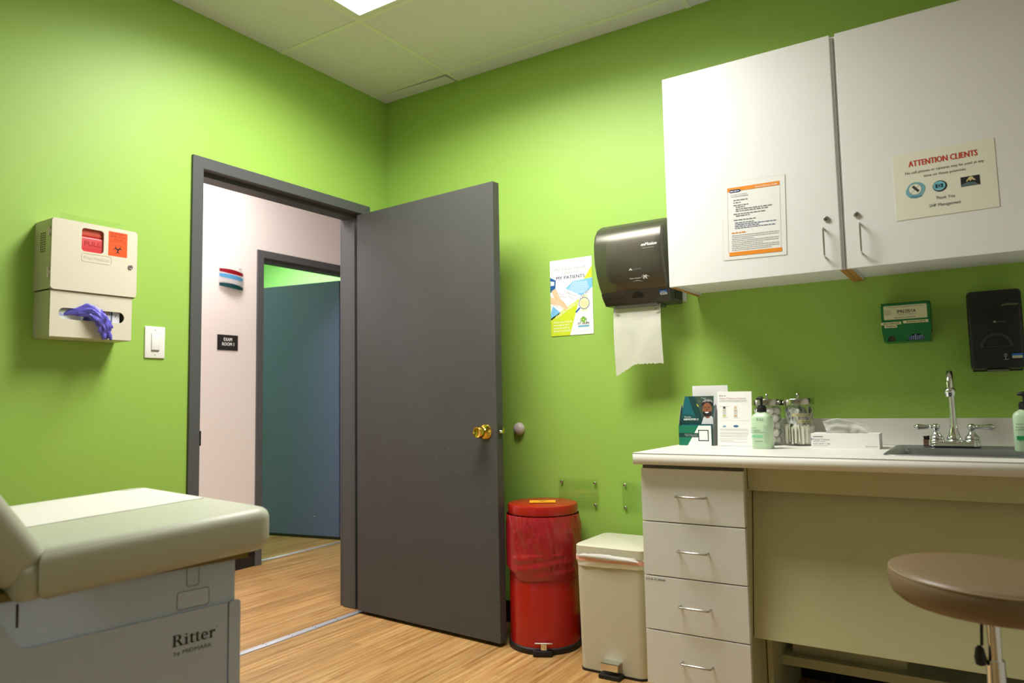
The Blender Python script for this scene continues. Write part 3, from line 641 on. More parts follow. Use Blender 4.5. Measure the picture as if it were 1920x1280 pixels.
s2.text('lettering', GINK, 'St. Hope Foundation', -.079, .093, .0045, .056); s2.text('lettering', INK, 'TO ACCESS AN INTERPRETER', -.079, .086, .004, .062)
for u0, u1, v in ((-.071, -.02, .073), (-.071, -.046, .064), (-.071, -.018, .054), (-.063, -.03, .047), (-.063, .065, .0395), (-.063, .054, .0325), (-.071, .04, .022), (-.063, -.014, .015), (-.071, .01, 0)):
    s2.dashes('lettering', GINK, u0, u1, v, .0032, 2, int(v*1e4))
for k, u1 in enumerate((0, .076, .02, .072)): s2.dashes('lettering', mat('blue_grey_ink', (96, 108, 140)), -.067, u1, -.010-k*.0065, .0028, 2, k)
s2.dashes('lettering', OB, -.079, -.03, -.046, .0035, 2, 9)
for k in range(9):
    if k % 3 == 2: s2.dashes('lettering', LINK, -.079, -.02+.01*k, -.055-k*.0066, .0022, 2, k)
    else: s2.dashes('lettering', LINK, -.079, .085, -.055-k*.0066, .0022, 2, k)
s2.done()
q2 = thing('attention_clients_notice', (2.6325, -.3207, 1.700), 0, 'ATTENTION CLIENTS notice taped to the right cabinet door', 'paper sign', rot=(0, math.radians(-.6), 0))
b = BM(); box(b, -.138, .138, -.0012, 0, -.1075, .1075); obj('sheet', b, mat('notice_paper', (230, 230, 212), rough=.5), q2)
s2 = Sheet(q2, XZ(-.0016)); RI = mat('red_ink', (196, 52, 36), rough=.5)
s2.text('lettering', RI, 'ATTENTION CLIENTS', .0, .061, .0185, .186, 'c', bold=.0007)
s2.text('lettering', INK, 'No cell phones or cameras may be used at any', .002, .0375, .0083, .212, 'c'); s2.text('lettering', INK, 'time on these premises.', .004, .021, .0083, .115, 'c')
s2.text('lettering', INK, 'Thank You', .0, -.057, .0095, .05, 'c'); s2.text('lettering', INK, 'SHF Management', -.002, -.079, .0095, .085, 'c')
TL = mat('teal_badge_print', (120, 176, 188), rough=.5)
s2.poly('printed_badge', TL, [(-.079+.027*math.cos(a)*(1+.10*math.sin(2*a)), -.017+.026*math.sin(a)) for a in [2*PI*k/28 for k in range(28)]], 1)
s2.disc('printed_badge', mat('notice_paper', (0, 0, 0)), -.080, -.014, .0185, 2); s2.ring('printed_badge', GINK, -.080, -.014, .0185, .0012, 3)
s2.line('printed_badge', GINK, (-.093, -.026), (-.067, -.002), .0012, 3); s2.poly('printed_badge', mat('dark_olive_print', (64, 62, 44)), [(-.089, -.006), (-.083, -.001), (-.067, -.02), (-.073, -.025)], 4)
s2.text('printed_badge', DB, 'cell phone', -.079, -.040, .006, .034, 'c', layer=3)
s2.disc('printed_icon', INK, -.012, -.016, .0195, 1, .0178); s2.disc('printed_icon', mat('cyan_button_print', (120, 190, 206)), -.0135, -.015, .0165, 2, .0150); s2.rect('printed_icon', mat('deep_teal_print', (18, 60, 76)), -.024, -.021, -.003, -.009, 3); s2.disc('printed_icon', TL, -.0135, -.015, .0052, 4); s2.disc('printed_icon', INK, -.0135, -.015, .0028, 5)
s2.rect('printed_photo', INK, .044, -.030, .094, .000, 1); s2.poly('printed_photo', mat('grey_teal_photo', (88, 110, 110)), [(.0455, -.029), (.09, -.029), (.08, -.020), (.06, -.018), (.0455, -.023)], 2)
s2.poly('printed_photo', mat('pale_yellow_photo', (214, 200, 140)), [(.058, -.014), (.066, -.003), (.074, -.001), (.080, -.010), (.084, -.015), (.078, -.014), (.073, -.011), (.069, -.016), (.065, -.010), (.060, -.017)], 3)
s2.done()

# ------------------------------------------------------------------ dispensers right
gd = thing('bandage_dispenser', (2.4865, 0, 1.283), 0, 'green alcohol pad and bandage dispenser on the wall under the cabinet', 'dispenser')
DGR = mat('dark_green_plastic', (24, 112, 58), rough=.35); IVL = mat('ivory_label', (214, 214, 176), rough=.5)
b = BM()
A1 = [(-.059, -.0665)]+arc(-.045, -.0665, .0135, 180, 0, 12, .022)+[(.001, -.0665)]+arc(.030, -.0665, .028, 180, 0, 18, .025)
outer = [(-.0745, .0)]+[(-.0745, -.03), (-.069, -.0665)]+A1[1:]+[(.069, -.0665), (.0745, -.03), (.0745, .055), (.072, .0665), (-.072, .0665), (-.0745, .055)]
shape(b, [outer], XZ(-.097), .004)
box(b, -.0745, -.071, -.098, 0, -.03, .06); box(b, .071, .0745, -.098, 0, -.03, .06); box(b, -.07, -.067, -.098, 0, -.066, -.028); box(b, .067, .07, -.098, 0, -.066, -.028); box(b, -.072, .072, -.098, 0, .06, .064); box(b, -.0685, .0685, -.004, 0, -.066, .06); box(b, -.0685, .0685, -.09, 0, -.0665, -.063)
box(b, -.02, -.016, -.09, 0, -.063, .0)
obj('dispenser_body', b, DGR, gd)
b = BM(); box(b, -.074, .074, -.096, -.002, .0645, .069, .001); obj('lid', b, BLACK, gd)
s2 = Sheet(gd, XZ(-.1013)); s2.poly('front_label', IVL, rrect(-.066, .011, .066, .059, .003)); 
s2.text('lettering', INK, 'ALCOHOL PREP PADS & BANDAGE BANDAGES', .0, .0525, .0035, .108, 'c'); s2.text('lettering', INK, 'PREZISTA', .006, .0325, .0105, .053, 'c', bold=.0004)
s2.poly('leaf_logo', DGR, [(-.026, .036), (-.0235, .031), (-.0205, .041), (-.0235, .037)], 2); s2.poly('leaf_logo', DGR, [(-.0255, .042), (-.022, .039), (-.023, .046)], 2)
s2.text('lettering', GINK, '(darunavir)', .006, .0255, .005, .052, 'c'); s2.dashes('lettering', GINK, -.034, .032, .0155, .0022, 2, 2)
for k in range(5): s2.dashes('lettering', GINK, -.064, -.043+.002*(k % 2), .042-k*.0035, .0013, 2, k)
for (u0, u1, v0, t, mw) in ((-.077, -.0135, -.007, 'ALCOHOL', .052), (-.066, -.027, -.0175, 'PADS', .029), (-.008, .068, -.0045, 'BANDAIDS', .057)):
    s2.rect('label_strip', mat('cream_tape', (226, 220, 176)), u0, v0, u1, v0+.0095, 2); s2.text('strip_lettering', INK, t, (u0+u1)/2+.002, v0+.0025, .005, mw, 'c', layer=3, bold=.0003)
s2.done()
b = BM(); rr = random.Random(5)
for k in range(5): box(b, -.057, -.033, -.085, -.02, -.062+k*.0035, -.0595+k*.0035)
ap = obj('alcohol_pad', b, mat('foil_packet', (120, 104, 92), rough=.3, metal=.4), gd); ap['kind'] = 'stuff'; ap.name = 'pad_stack'
b = BM(); 
for k in range(8): box(b, .004+k*.0066, .009+k*.0066, -.085, -.02, -.062, -.046+.004*(k % 3 == 0), M=None)
o = obj('bandage_stack', b, mat('blue_white_wrapper', (150, 168, 220), rough=.4), gd)

d3 = thing('soap_dispenser', (2.742, 0, 1.11), 0, 'dark wall dispenser beside the tap at the right edge', 'dispenser')
BK2 = mat('glossy_black_plastic', (26, 28, 28), rough=.28)
b = BM(); extr_x(b, [(0, .258), (-.10, .258), (-.112, .245), (-.116, .16), (-.112, .08), (-.098, .004), (0, 0)], -.075, .075, .012, 3); obj('cover', b, BK2, d3, True, angle=40)
b = BM(); box(b, -.07, .07, -.004, 0, -.004, .262, .002); obj('back_plate', b, BLACK, d3)
b = BM(); shape(b, [arc(.0, 0, .045, 0, 180, 20)[:-1]+[(-.045, 0)], arc(0, 0, .036, 5, 175, 20)], front_m(-.1172, .072, -4), .0012); obj('window_ridge', b, mat('black_ridge', (46, 52, 58), rough=.3), d3)
b = BM(); box(b, -.03, .03, -.09, -.03, -.006, .002, .003); obj('nozzle_tray', b, MGP, d3)
s2 = Sheet(d3, front_m(-.1172, .17, 1)); s2.text('lettering', mat('olive_ink', (150, 154, 110)), 'enMotion', .02, .034, .0075, .044, 'l', shear=.2); s2.poly('maker_logo', LINK, [(-.006, -.018), (-.001, -.0125), (.004, -.018), (.001, -.0195), (-.001, -.0165), (-.003, -.0195)]); s2.text('lettering', GINK, 'Georgia-Pacific', .007, -.0185, .0035, .024, 'l'); s2.done()
s2 = Sheet(d3, front_m(-.1145, .05, -7)); s2.rect('asset_sticker', BLS, .038, -.016, .068, -.001, 1); s2.rect('asset_sticker', IVL, .040, -.016, .066, -.0085, 2)
for k in range(12): s2.rect('barcode', INK, .0415+k*.002, -.0145, .0424+k*.002, -.0105, 3)
s2.ring('hand_symbol', LINK, .022, -.006, .005, .0008, 1); s2.line('hand_symbol', LINK, (.022, -.002), (.022, -.018), .0015); s2.line('hand_symbol', LINK, (.017, -.020), (.030, -.019), .0015); s2.done()

# ================================================================== COUNTER
CZ = .856
ct = thing('countertop', (1.691, 0, CZ), 0, 'long white laminate worktop with backsplash holding the sink', 'worktop')
SX0, SX1, SY0, SY1 = 2.432, 2.872, -.508, -.058      # sink rim in world
X = 1.691
b = BM(); shape(b, [[(0, -.636), (1.6, -.636), (1.6, 0), (0, 0)], rrect(SX0-X+.012, SY0+.012, SX1-X-.012, SY1-.012, .03)], Matrix.Translation((0, 0, -.038)), .038)
obj('worktop', b, WHITE2, ct)
bp_ = thing('backsplash', (1.691, 0, CZ), 0, 'low white laminate backsplash strip along the wall behind the worktop', 'backsplash')
b = BM(); box(b, .02, 1.6, -.02, 0, .0005, .094, .001); obj('strip', b, WHITE2, bp_)
b = BM(); box(b, 0.0, 1.6, -.6365, -.636, -.0016, -.0006); box(b, -.0005, 0, -.636, -.02, -.0016, -.0006); obj('edge_seam', b, mat('brown_seam', (120, 108, 84)), ct)

dc = thing('drawer_cabinet', (1.708, 0, 0), 0, 'white four drawer base cabinet with bar handles under the worktop', 'cabinet')
b = BM(); box(b, 0, .341, -.590, -.012, .1, .815); box(b, .004, .337, -.51, -.012, 0, .1); obj('cabinet_body', b, OFFW, dc)
b = BM(); box(b, .002, .3385, -.600, -.590, .8035, .8135); obj('drawer_gap_shade', b, mat('gap_shade_grey', (96, 96, 84)), dc)  # dark strip standing in for the shade in the gap above the drawers
for k, (z0, z1) in enumerate(((.6305, .8035), (.4535, .6270), (.2785, .4500), (.104, .2750))):
    b = BM(); box(b, 0, .341, -.611, -.5915, z0, z1, .0012); d = obj('drawer', b, WHITE, dc)
    hz = (.7165, .541, .3655, .1885)[k]; b = BM()
    tube(b, [(.124, -.611, hz), (.124, -.632, hz), (.128, -.6355, hz), (.218, -.6355, hz), (.222, -.632, hz), (.222, -.611, hz)], .0034, 10); obj('handle', b, NICKEL, d, True)
    if k == 2:
        s2 = Sheet(d, XZ(-.6113)); s2.text('lettering', INK, 'CULTURES', .006, z1-.013, .0055, .068, 'l', bold=.0003); s2.done()

sk = thing('sink_cabinet', (2.051, 0, 0), 0, 'cream panelled sink base with slanted knee panel behind the stool', 'cabinet')
b = BM(); box(b, 0, 1.24, -.565, -.546, .7415, .8178, .001); obj('apron', b, OFFW, sk)
a = math.atan2(.065, .45); b = BM()
box(b, .001, 1.24, -.009, .009, -.452, 0, .001, M=Matrix.Translation((0, -.503, .736)) @ Matrix.Rotation(-a, 4, 'X')); pn = obj('knee_panel', b, OFFW, sk)
for (sx, sz) in ((.024, .628), (.029, .405)):
    yy = -.503+(.736-sz)*math.tan(a)-.0095; b = BM(); lathe(b, [(0, 0), (.006, 0), (.006, .002), (.0025, .003), (.002, .0015), (0, .0015)], (sx+.002, yy, sz), (0, -1, -.14), 16); obj('screw', b, mat('dull_brass_screw', (120, 112, 90), rough=.4, metal=.7), pn, True)
b = BM(); box(b, .002, .019, -.43, -.03, .0, .29); box(b, .0, .018, -.5, -.03, .29, .74); obj('side_panel', b, OFFW, sk)
b = BM(); box(b, .019, 1.24, -.31, -.292, .132, .163, .001); box(b, .019, 1.24, -.292, -.03, .150, .163); obj('lower_shelf', b, OFFW, sk)
b = BM(); box(b, .045, .39, -.262, -.25, .163, .34); box(b, .378, .39, -.25, -.1, .163, .34); obj('inner_box', b, OFFW, sk)
b = BM(); box(b, .019, 1.24, -.03, -.012, 0, .73); obj('back_panel', b, mat('cavity_shade_board', (40, 38, 32), rough=.9), sk)  # shade of the open cavity put into the panel's near-black colour

# sink
sn = thing('sink', ((SX0+SX1)/2, (SY0+SY1)/2, CZ), 0, 'stainless steel drop in sink set into the white worktop', 'sink')
hx, hy = (SX1-SX0)/2, (SY1-SY0)/2
b = BM()
lev = [(hx, hy, .0005, .045), (hx-.003, hy-.003, .0045, .045), (hx-.02, hy-.02, .005, .045)]
def loop(hx, hy, z, r, cy=0): return [Vector((p[0], p[1]+cy, z)) for p in rrect(-hx, -hy, hx, hy, r, 6)]
rings = [loop(hx, hy, .0005, .035), loop(hx-.003, hy-.003, .0045, .034), loop(hx-.02, hy-.012, .005, .03)]
bowl = [(hx-.034, hy-.058, -.001, .05), (hx-.040, hy-.064, -.02, .05), (hx-.050, hy-.074, -.13, .05), (hx-.075, hy-.1, -.15, .04), (.02, .02, -.154, .0199)]
for (a1, a2, z, r) in bowl: rings.append(loop(a1, a2, z, r, -.028))
vr = [[b.verts.new(p) for p in r] for r in rings]
for k in range(len(vr)-1):
    n = len(vr[k])
    for i in range(n): b.faces.new((vr[k][i], vr[k][(i+1) % n], vr[k+1][(i+1) % n], vr[k+1][i]))
b.faces.new(vr[-1]); bmesh.ops.solidify(b, geom=b.faces[:], thickness=.0008); bmesh.ops.recalc_face_normals(b, faces=b.faces)
obj('basin', b, STEEL, sn, True, angle=50)
b = BM(); lathe(b, [(0, 0), (.036, 0), (.038, .002), (.03, .003), (.026, -.001), (0, -.001)], (0, -.028, -.1525), (0, 0, 1), 28); obj('drain', b, CHROME, sn, True)
# tap
fa = thing('tap', (2.607, -.1, CZ+.005), 0, 'chrome two handle gooseneck tap behind the sink', 'tap')
b = BM(); shape(b, [rrect(-.075, -.026, .075, .026, .025, 8)], XY(0), .016)
bmesh.ops.bevel(b, geom=[e for e in b.edges if e.verts[0].co.z > .015 and e.verts[1].co.z > .015 and e.calc_face_angle(0) > .5], offset=.006, segments=3, affect='EDGES', profile=.5)
obj('base_plate', b, CHROME, fa, True, angle=50)
b = BM(); lathe(b, [(.0, .014), (.026, .014), (.026, .018), (.021, .022), (.023, .026), (.020, .031), (.0165, .042), (.0125, .055), (.0115, .064), (.0, .064)], n=32)
pts = [(0, 0, .06), (0, 0, .12), (-.001, 0, .175)]+[(-.001, -.045+.045*math.cos(t), .195+.047*math.sin(t)) for t in [PI*k/12 for k in range(1, 12)]]+[(-.001, -.09, .190)]
tube(b, pts, [.0115, .0112, .0108]+[.0105]*11+[.0105], 20)
obj('spout', b, CHROME, fa, True, angle=60)
b = BM(); lathe(b, [(.0105, 0), (.014, .004), (.0175, .010), (.0175, .016), (.0145, .020), (.0145, .026), (.012, .030), (.0, .028)], (-.001, -.09, .193), (0, 0, -1), 28); obj('aerator', b, CHROME, fa, True, angle=50)
for s in (-1, 1):
    cx = s*.0505; b = BM()
    lathe(b, [(.0, .014), (.024, .014), (.024, .019), (.021, .022), (.0225, .026), (.0205, .031), (.015, .037), (.0095, .045), (.008, .052), (.0115, .057), (.013, .063), (.0115, .069), (.006, .073), (0, .0735)], (cx, 0, 0), (0, 0, 1), 28)
    hv = obj('valve', b, CHROME, fa, True, angle=50); b = BM()
    lathe(b, [(.0, .008), (.0055, .012), (.0075, .016), (.0055, .019), (.0062, .024), (.0078, .038), (.0098, .052), (.0098, .056), (.007, .059), (.005, .062), (.003, .066), (0, .0665)], (cx, 0, .063), (s, -.06, .0), 20); obj('lever', b, CHROME, hv, True, angle=50)
# nail brush
nb = thing('nail_brush', (2.527, -.066, CZ+.005), 0, 'small brown block with black bristles left of the tap', 'brush')
b = BM()
for k in range(3): box(b, -.012, .010, -.012, .012, k*.007, k*.007+.0055, .001)
obj('brush_block', b, mat('brown_brush_block', (112, 84, 58), rough=.6), nb)
b = BM(); rr = random.Random(2)
for k in range(40):
    x, y = rr.uniform(-.009, .011), rr.uniform(-.01, .01); cyl(b, (x, y, .018), (x+rr.uniform(-.003, .003), y, .018+rr.uniform(.008, .014)), .0011, 5)
obj('bristles', b, BLACK, nb).__setitem__('kind', 'stuff')

# ------------------------------------------------------------------ things on the worktop
# brochure holder
TG = mat('teal_green_print', (22, 118, 88), rough=.4); DTG = mat('dark_teal_print', (14, 62, 60), rough=.4); MTG = mat('mid_teal_print', (18, 96, 104), rough=.4)
bh = thing('brochure_display', (1.772, -.222, CZ), 0, 'green hepatitis C brochure holder at the left end of the worktop', 'brochure holder')
b = BM(); box(b, -.066, .066, -.004, -.001, 0, .075); shape(b, [[(0, 0), (.055, 0), (.055, .13), (.04, .155), (.022, .13), (.0, .075)]], YZ(-.0675), .0015); shape(b, [[(0, 0), (.055, 0), (.055, .13), (.04, .155), (.022, .13), (.0, .075)]], YZ(.066), .0015); box(b, -.066, .066, .053, .055, 0, .15); box(b, -.066, .066, -.002, .054, 0, .002)
obj('holder', b, mat('holder_card', (150, 156, 156), rough=.5), bh)
s2 = Sheet(bh, XZ(-.0044)); s2.rect('printed_front', PAPERW, -.066, .0005, .066, .075, 1); s2.poly('printed_front', TG, [(-.066, 0.0005), (-.032, .0005), (.012, .075), (-.066, .075)], 2); s2.rect('printed_front', DTG, -.066, .031, .022, .047, 3)
s2.rect('printed_frame', DTG, .010, .017, .050, .059, 4); s2.rect('printed_frame', PAPERW, .0135, .0205, .0465, .0555, 5)
s2.text('lettering', WINK, 'Take a free guide, or scan to', .008, .041, .0028, .052, 'r', layer=4); s2.text('lettering', WINK, 'access our digital library.', .008, .0355, .0028, .048, 'r', layer=4); s2.rect('printed_front', DTG, .060, .0005, .066, .075, 3); s2.done()
# brochure inside, leaning back
br1 = thing('hepatitis_brochure', (1.772, -.2205, CZ+.003), 0, 'hepatitis C brochure with a smiling man in the green holder', 'brochure', rot=(math.radians(-8), 0, 0))
b = BM(); shape(b, [[(-.064, 0), (.064, 0), (.064, .185), (-.048, .185), (-.063, .10)]], XZ(.003), .002); obj('booklet', b, MTG, br1)
s2 = Sheet(br1, XZ(.0007)); FG = mat('foliage_photo', (52, 72, 60), rough=.5); HAIR = mat('dark_hair_print', (30, 26, 30), rough=.5); FACE = mat('brown_skin_print', (140, 88, 58), rough=.5); SHIRT = mat('white_shirt_print', (206, 208, 210), rough=.5)
s2.poly('printed_photo', FG, [(-.012, .184), (.063, .184), (.063, .078), (.024, .078), (.016, .115)], 1); s2.poly('printed_cover', DTG, [(-.034, .184), (-.010, .184), (.016, .115), (.026, .078), (-.063, .078), (-.062, .10), (.0, .098), (-.02, .14)], 2)
s2.poly('printed_cover', mat('deep_teal_band', (14, 80, 78)), [(-.0625, .088), (-.06, .118), (.012, .110), (.024, .088)], 1.5)
for (x, z, r, c) in ((.03, .175, .006, 'pale_leaf_a'), (.045, .170, .008, 'leaf_b'), (.01, .165, .006, 'leaf_b'), (.02, .178, .004, 'pale_leaf_a')): s2.disc('printed_photo', mat(c, (120, 140, 120) if 'a' in c[-1] else (70, 96, 76), rough=.5), x, z, r, 1.6, r*.6)
s2.poly('printed_photo', mat('yellow_leaf_print', (206, 190, 60)), [(-.002, .156), (.004, .152), (.008, .142), (.002, .146)], 2.5)
s2.disc('printed_portrait', HAIR, .040, .155, .0225, 3, .017); s2.poly('printed_portrait', mat('grey_hair_light', (150, 146, 150)), [(.019, .158), (.024, .166), (.033, .171), (.045, .172), (.058, .168), (.062, .158), (.056, .162), (.05, .165), (.044, .162), (.038, .166), (.032, .161), (.026, .163)], 4)
s2.disc('printed_portrait', FACE, .040, .135, .0180, 5, .0240); s2.disc('printed_portrait', HAIR, .040, .119, .0165, 6, .0125); s2.disc('printed_portrait', FACE, .040, .134, .0150, 7, .0125)
s2.poly('printed_portrait', PAPERW, arc(.039, .1235, .0075, 180, 360, 10, .0042), 8); s2.line('printed_portrait', HAIR, (.029, .142), (.036, .1425), .0018, 9); s2.line('printed_portrait', HAIR, (.044, .1425), (.051, .142), .0018, 9); s2.disc('printed_portrait', HAIR, .0325, .1385, .0018, 9, .0011); s2.disc('printed_portrait', HAIR, .0475, .1385, .0018, 9, .0011)
s2.poly('printed_portrait', mat('nose_print', (116, 70, 46), rough=.5), [(.0385, .138), (.042, .138), (.0435, .1295), (.0365, .1295)], 9)
s2.poly('printed_portrait', SHIRT, [(.018, .078), (.026, .103), (.034, .109), (.046, .105), (.056, .109), (.062, .103), (.063, .078)], 2.8); s2.poly('printed_portrait', FACE, [(.031, .115), (.05, .115), (.052, .104), (.042, .099), (.032, .104)], 3.2)
s2.text('lettering', WINK, 'Treating', -.050, .103, .005, .026, layer=4); s2.text('lettering', WINK, 'HEPATITIS C', -.051, .0925, .0068, .058, layer=4, bold=.0005); s2.done()
# white card behind
cb = thing('blank_card', (1.812, -.158, CZ+.0), 0, 'plain white card standing behind the hepatitis brochures', 'card')
b = BM(); box(b, -.069, .069, -.002, .002, 0, .226); box(b, -.05, .05, -.001, .04, 0, .003); obj('card', b, PAPERW, cb)
# medicine options card
mc = thing('information_card', (1.919, -.228, CZ), 0, 'white medicine options card leaning upright beside the green soap bottle', 'card', rot=(math.radians(-5), math.radians(.6), math.radians(2)))
b = BM(); box(b, -.0625, .0625, -.003, 0, .001, .201, .0005); obj('card', b, PAPERW, mc)
b = BM(); shape(b, [[(0, .001), (.045, .003), (.0, .15)]], YZ(-.001), .002); obj('easel_leg', b, PAPER, mc)
s2 = Sheet(mc, XZ(-.0033)); PKI = mat('pink_brown_ink', (190, 150, 140)); s2.disc('printed_logo', PKI, -.053, .186, .003, 1); s2.dashes('lettering', LINK, -.048, -.032, .184, .003, 2, 8)
s2.text('lettering', PKI, 'Select Medicine Options', -.055, .173, .0062, .097); s2.dashes('lettering', LINK, -.055, .045, .167, .0016, 2, 1); s2.dashes('lettering', LINK, -.055, .048, .163, .0010, 2, 2)
for (x, c1, c2) in ((-.037, (70, 70, 70), (206, 206, 120)), (.004, (214, 190, 160), (204, 170, 130))):
    s2.rect('printed_vial', mat('vial_grey_print', (206, 206, 204)), x-.006, .110, x+.006, .135, 1); s2.rect('printed_vial', mat('vial_cap_%d' % c1[0], c1), x-.0045, .137, x+.0045, .146, 1); s2.rect('printed_vial', mat('vial_base_%d' % c2[0], c2), x-.006, .108, x+.006, .113, 2); s2.rect('printed_vial', mat('vial_base_%d' % c2[0], c2), x-.006, .129, x+.006, .132, 2)
    s2.dashes('lettering', LINK, x-.008, x+.012, .103, .0012, 2, 4)
s2.disc('printed_tablet', mat('pale_blue_tablet', (140, 172, 206)), -.037, .072, .007, 1, .0035); s2.disc('printed_tablet', mat('blue_tablet', (62, 108, 160)), .005, .073, .0095, 1, .0042)
for v, u1 in ((.145, -.02), (.062, .045), (.058, .05), (.048, .05), (.044, .052), (.038, .05), (.034, .045), (.026, .05), (.02, .0), (.015, .045)): s2.dashes('lettering', LINK, -.055, u1, v, .0011, 2, int(v*999))
for v in (.094, .053): s2.rect('ruled_line', LINK, -.055, v, .053, v+.0004, 1)
s2.done()
# soap bottles
SOAP = mat('pale_green_soap_plastic', (206, 236, 198), rough=.28, spec=.5, trans=.15)
def bottle(loc, rz, label, full):
    t = thing('soap_bottle', loc, rz, label, 'soap bottle'); b = BM()
    prof = [(0, 0), (.032, 0), (.0345, .003), (.0345, .104), (.0335, .110), (.028, .118), (.018, .124), (.0145, .127), (.0145, .131), (0, .131)]
    lathe(b, prof, n=40, fr=lambda a, h: 1/max(abs(math.cos(a))**4+abs(math.sin(a)*1.25)**4, .5)**.25*.97); obj('bottle_body', b, SOAP, t, True, angle=50)
    b = BM(); lathe(b, [(0, .127), (.016, .127), (.016, .143), (.0135, .145), (.0135, .149), (.0085, .150), (.0045, .151), (.0045, .170), (.0, .170)], n=24)
    tube(b, [(.004, 0, .172), (0, 0, .1735), (-.012, 0, .174), (-.018, 0, .171)], [.007, .0085, .005, .003], 12); obj('pump', b, BLACK, t, True, angle=50)
    s2 = Sheet(t, XZ(-.0284)); return t, s2
t, s2 = bottle((2.043, -.318, CZ), math.radians(-8), 'pale green hand soap pump bottle in front of the cotton jar', True)
GL = mat('green_label_print', (120, 202, 150)); GI = mat('dark_green_ink', (52, 96, 70))
s2.rect('label_print', GL, -.028, .040, .010, .0465, 1); s2.text('lettering', GI, 'Gentle Hand', -.030, .062, .005, .034); s2.text('lettering', GI, 'Soap WITH ALOE', -.031, .055, .005, .045); s2.text('lettering', INK, 'McKESSON', -.030, .071, .0028, .016); s2.dashes('lettering', GINK, -.018, .01, .025, .0022, 2, 3)
for k in range(11): s2.dashes('lettering', GINK, .0165, .028, .075-k*.005, .0010, 2, k)
s2.poly('label_print', GINK, [[(.015, .020), (.030, .020), (.030, .081), (.015, .081)], [(.0154, .0204), (.0296, .0204), (.0296, .0806), (.0154, .0806)]], 1); s2.text('handwriting', INK, '5/22', -.010, .098, .008, .024, shear=.3); s2.done()
t, s2 = bottle((2.80, -.215, CZ), 0, 'green soap pump bottle cut off by the right edge of the photo', True)
s2.rect('label_print', mat('strong_green_print', (30, 150, 84)), -.027, .035, .027, .047, 1); s2.text('lettering', GI, 'Antimicrobial', -.028, .071, .005, .05); s2.text('lettering', GI, 'Lotion Soap', -.028, .064, .005, .045); s2.text('lettering', INK, 'McKESSON', -.028, .081, .0035, .02); s2.done()
# jars
LIDM = mat('jar_lid_steel', (206, 204, 198), rough=.18, metal=1)
def jar(loc, label, tilt=0):
    t = thing('apothecary_jar', loc, 0, label, 'glass jar')
    b = BM(); lathe(b, [(0, 0), (.050, 0), (.053, .004), (.053, .136), (.050, .142), (.050, .148), (.047, .148), (.047, .141), (.0505, .135), (.0505, .006), (.048, .004), (0, .004)], n=48); obj('glass', b, GLASS, t, True, angle=40)
    b = BM(); lathe(b, [(0, .146), (.054, .146), (.0555, .147), (.0555, .168), (.0545, .1695), (.02, .1705), (.006, .171), (.0045, .180), (.006, .186), (.0045, .189), (0, .190)], n=48)
    if tilt: bmesh.ops.transform(b, matrix=Matrix.Translation((0, 0, .15)) @ Matrix.Rotation(tilt, 4, 'Y') @ Matrix.Translation((0, 0, -.15)), verts=b.verts)
    obj('lid', b, LIDM, t, True, angle=40); return t
jar((2.012, -.112, CZ), 'glass jar of cotton balls behind the soap bottle'); jar((2.124, -.112, CZ), 'glass jar packed with alcohol pads and bandages, with label strips', -.05)
tj = bpy.data.objects['apothecary_jar.001']
s2 = Sheet(tj, Matrix.Identity(4)); LT = mat('cream_tape', (0, 0, 0))
def curved_label(z, a0, a1, txt, w):
    b = BM(); R = .0536
    grid(b, lambda u, v: Vector((R*math.sin(a0+u*(a1-a0)), -R*math.cos(a0+u*(a1-a0)), z+(v-.5)*.0105)), 10, 1, .0003); obj('label_strip', b, LT, tj)
    vv, ff, x0, x1 = text_bm(txt, 2); b = BM(); am = (a0+a1)/2+.08
    nv = []
    for p in vv:
        a = am+(((p[0]-x0)/(x1-x0))-.5)*w/R; nv.append(b.verts.new(((R+.0006)*math.sin(a), -(R+.0006)*math.cos(a), z-.003+p[1]*.0062/CAP)))
    for f in ff: b.faces.new([nv[i] for i in f])
    obj('label_lettering', b, INK, tj)
curved_label(.111, -.25, 1.15, 'ALCOHOL PREP', .052); curved_label(.088, .1, 1.15, 'BANDAIDS', .034)
b = BM(); bmesh.ops.create_icosphere(b, subdivisions=2, radius=.0165)
for v in b.verts: v.co *= 1+.10*noise.noise(v.co*120)
cot = obj('cotton_ball', b, mat('cotton', (240, 238, 228), rough=.95, bump=.4), None, True, angle=180); tag(cot, 'white cotton ball inside the glass jar behind the soap', 'cotton ball', 'cotton balls in the glass jar')
k = 0; rr = random.Random(1)
for lay in range(5):
    for q in range(6):
        a = q*PI/3+lay*.5; r = .0335 if q < 6 else 0; p = (2.012+r*math.cos(a), -.112+r*math.sin(a), CZ+.020+lay*.0265+rr.uniform(-.001, .001))
        o = cot if k == 0 else cot.copy()
        if k: COL.objects.link(o)
        o.location = p; o.rotation_euler = (rr.random()*6, rr.random()*6, 0); k += 1
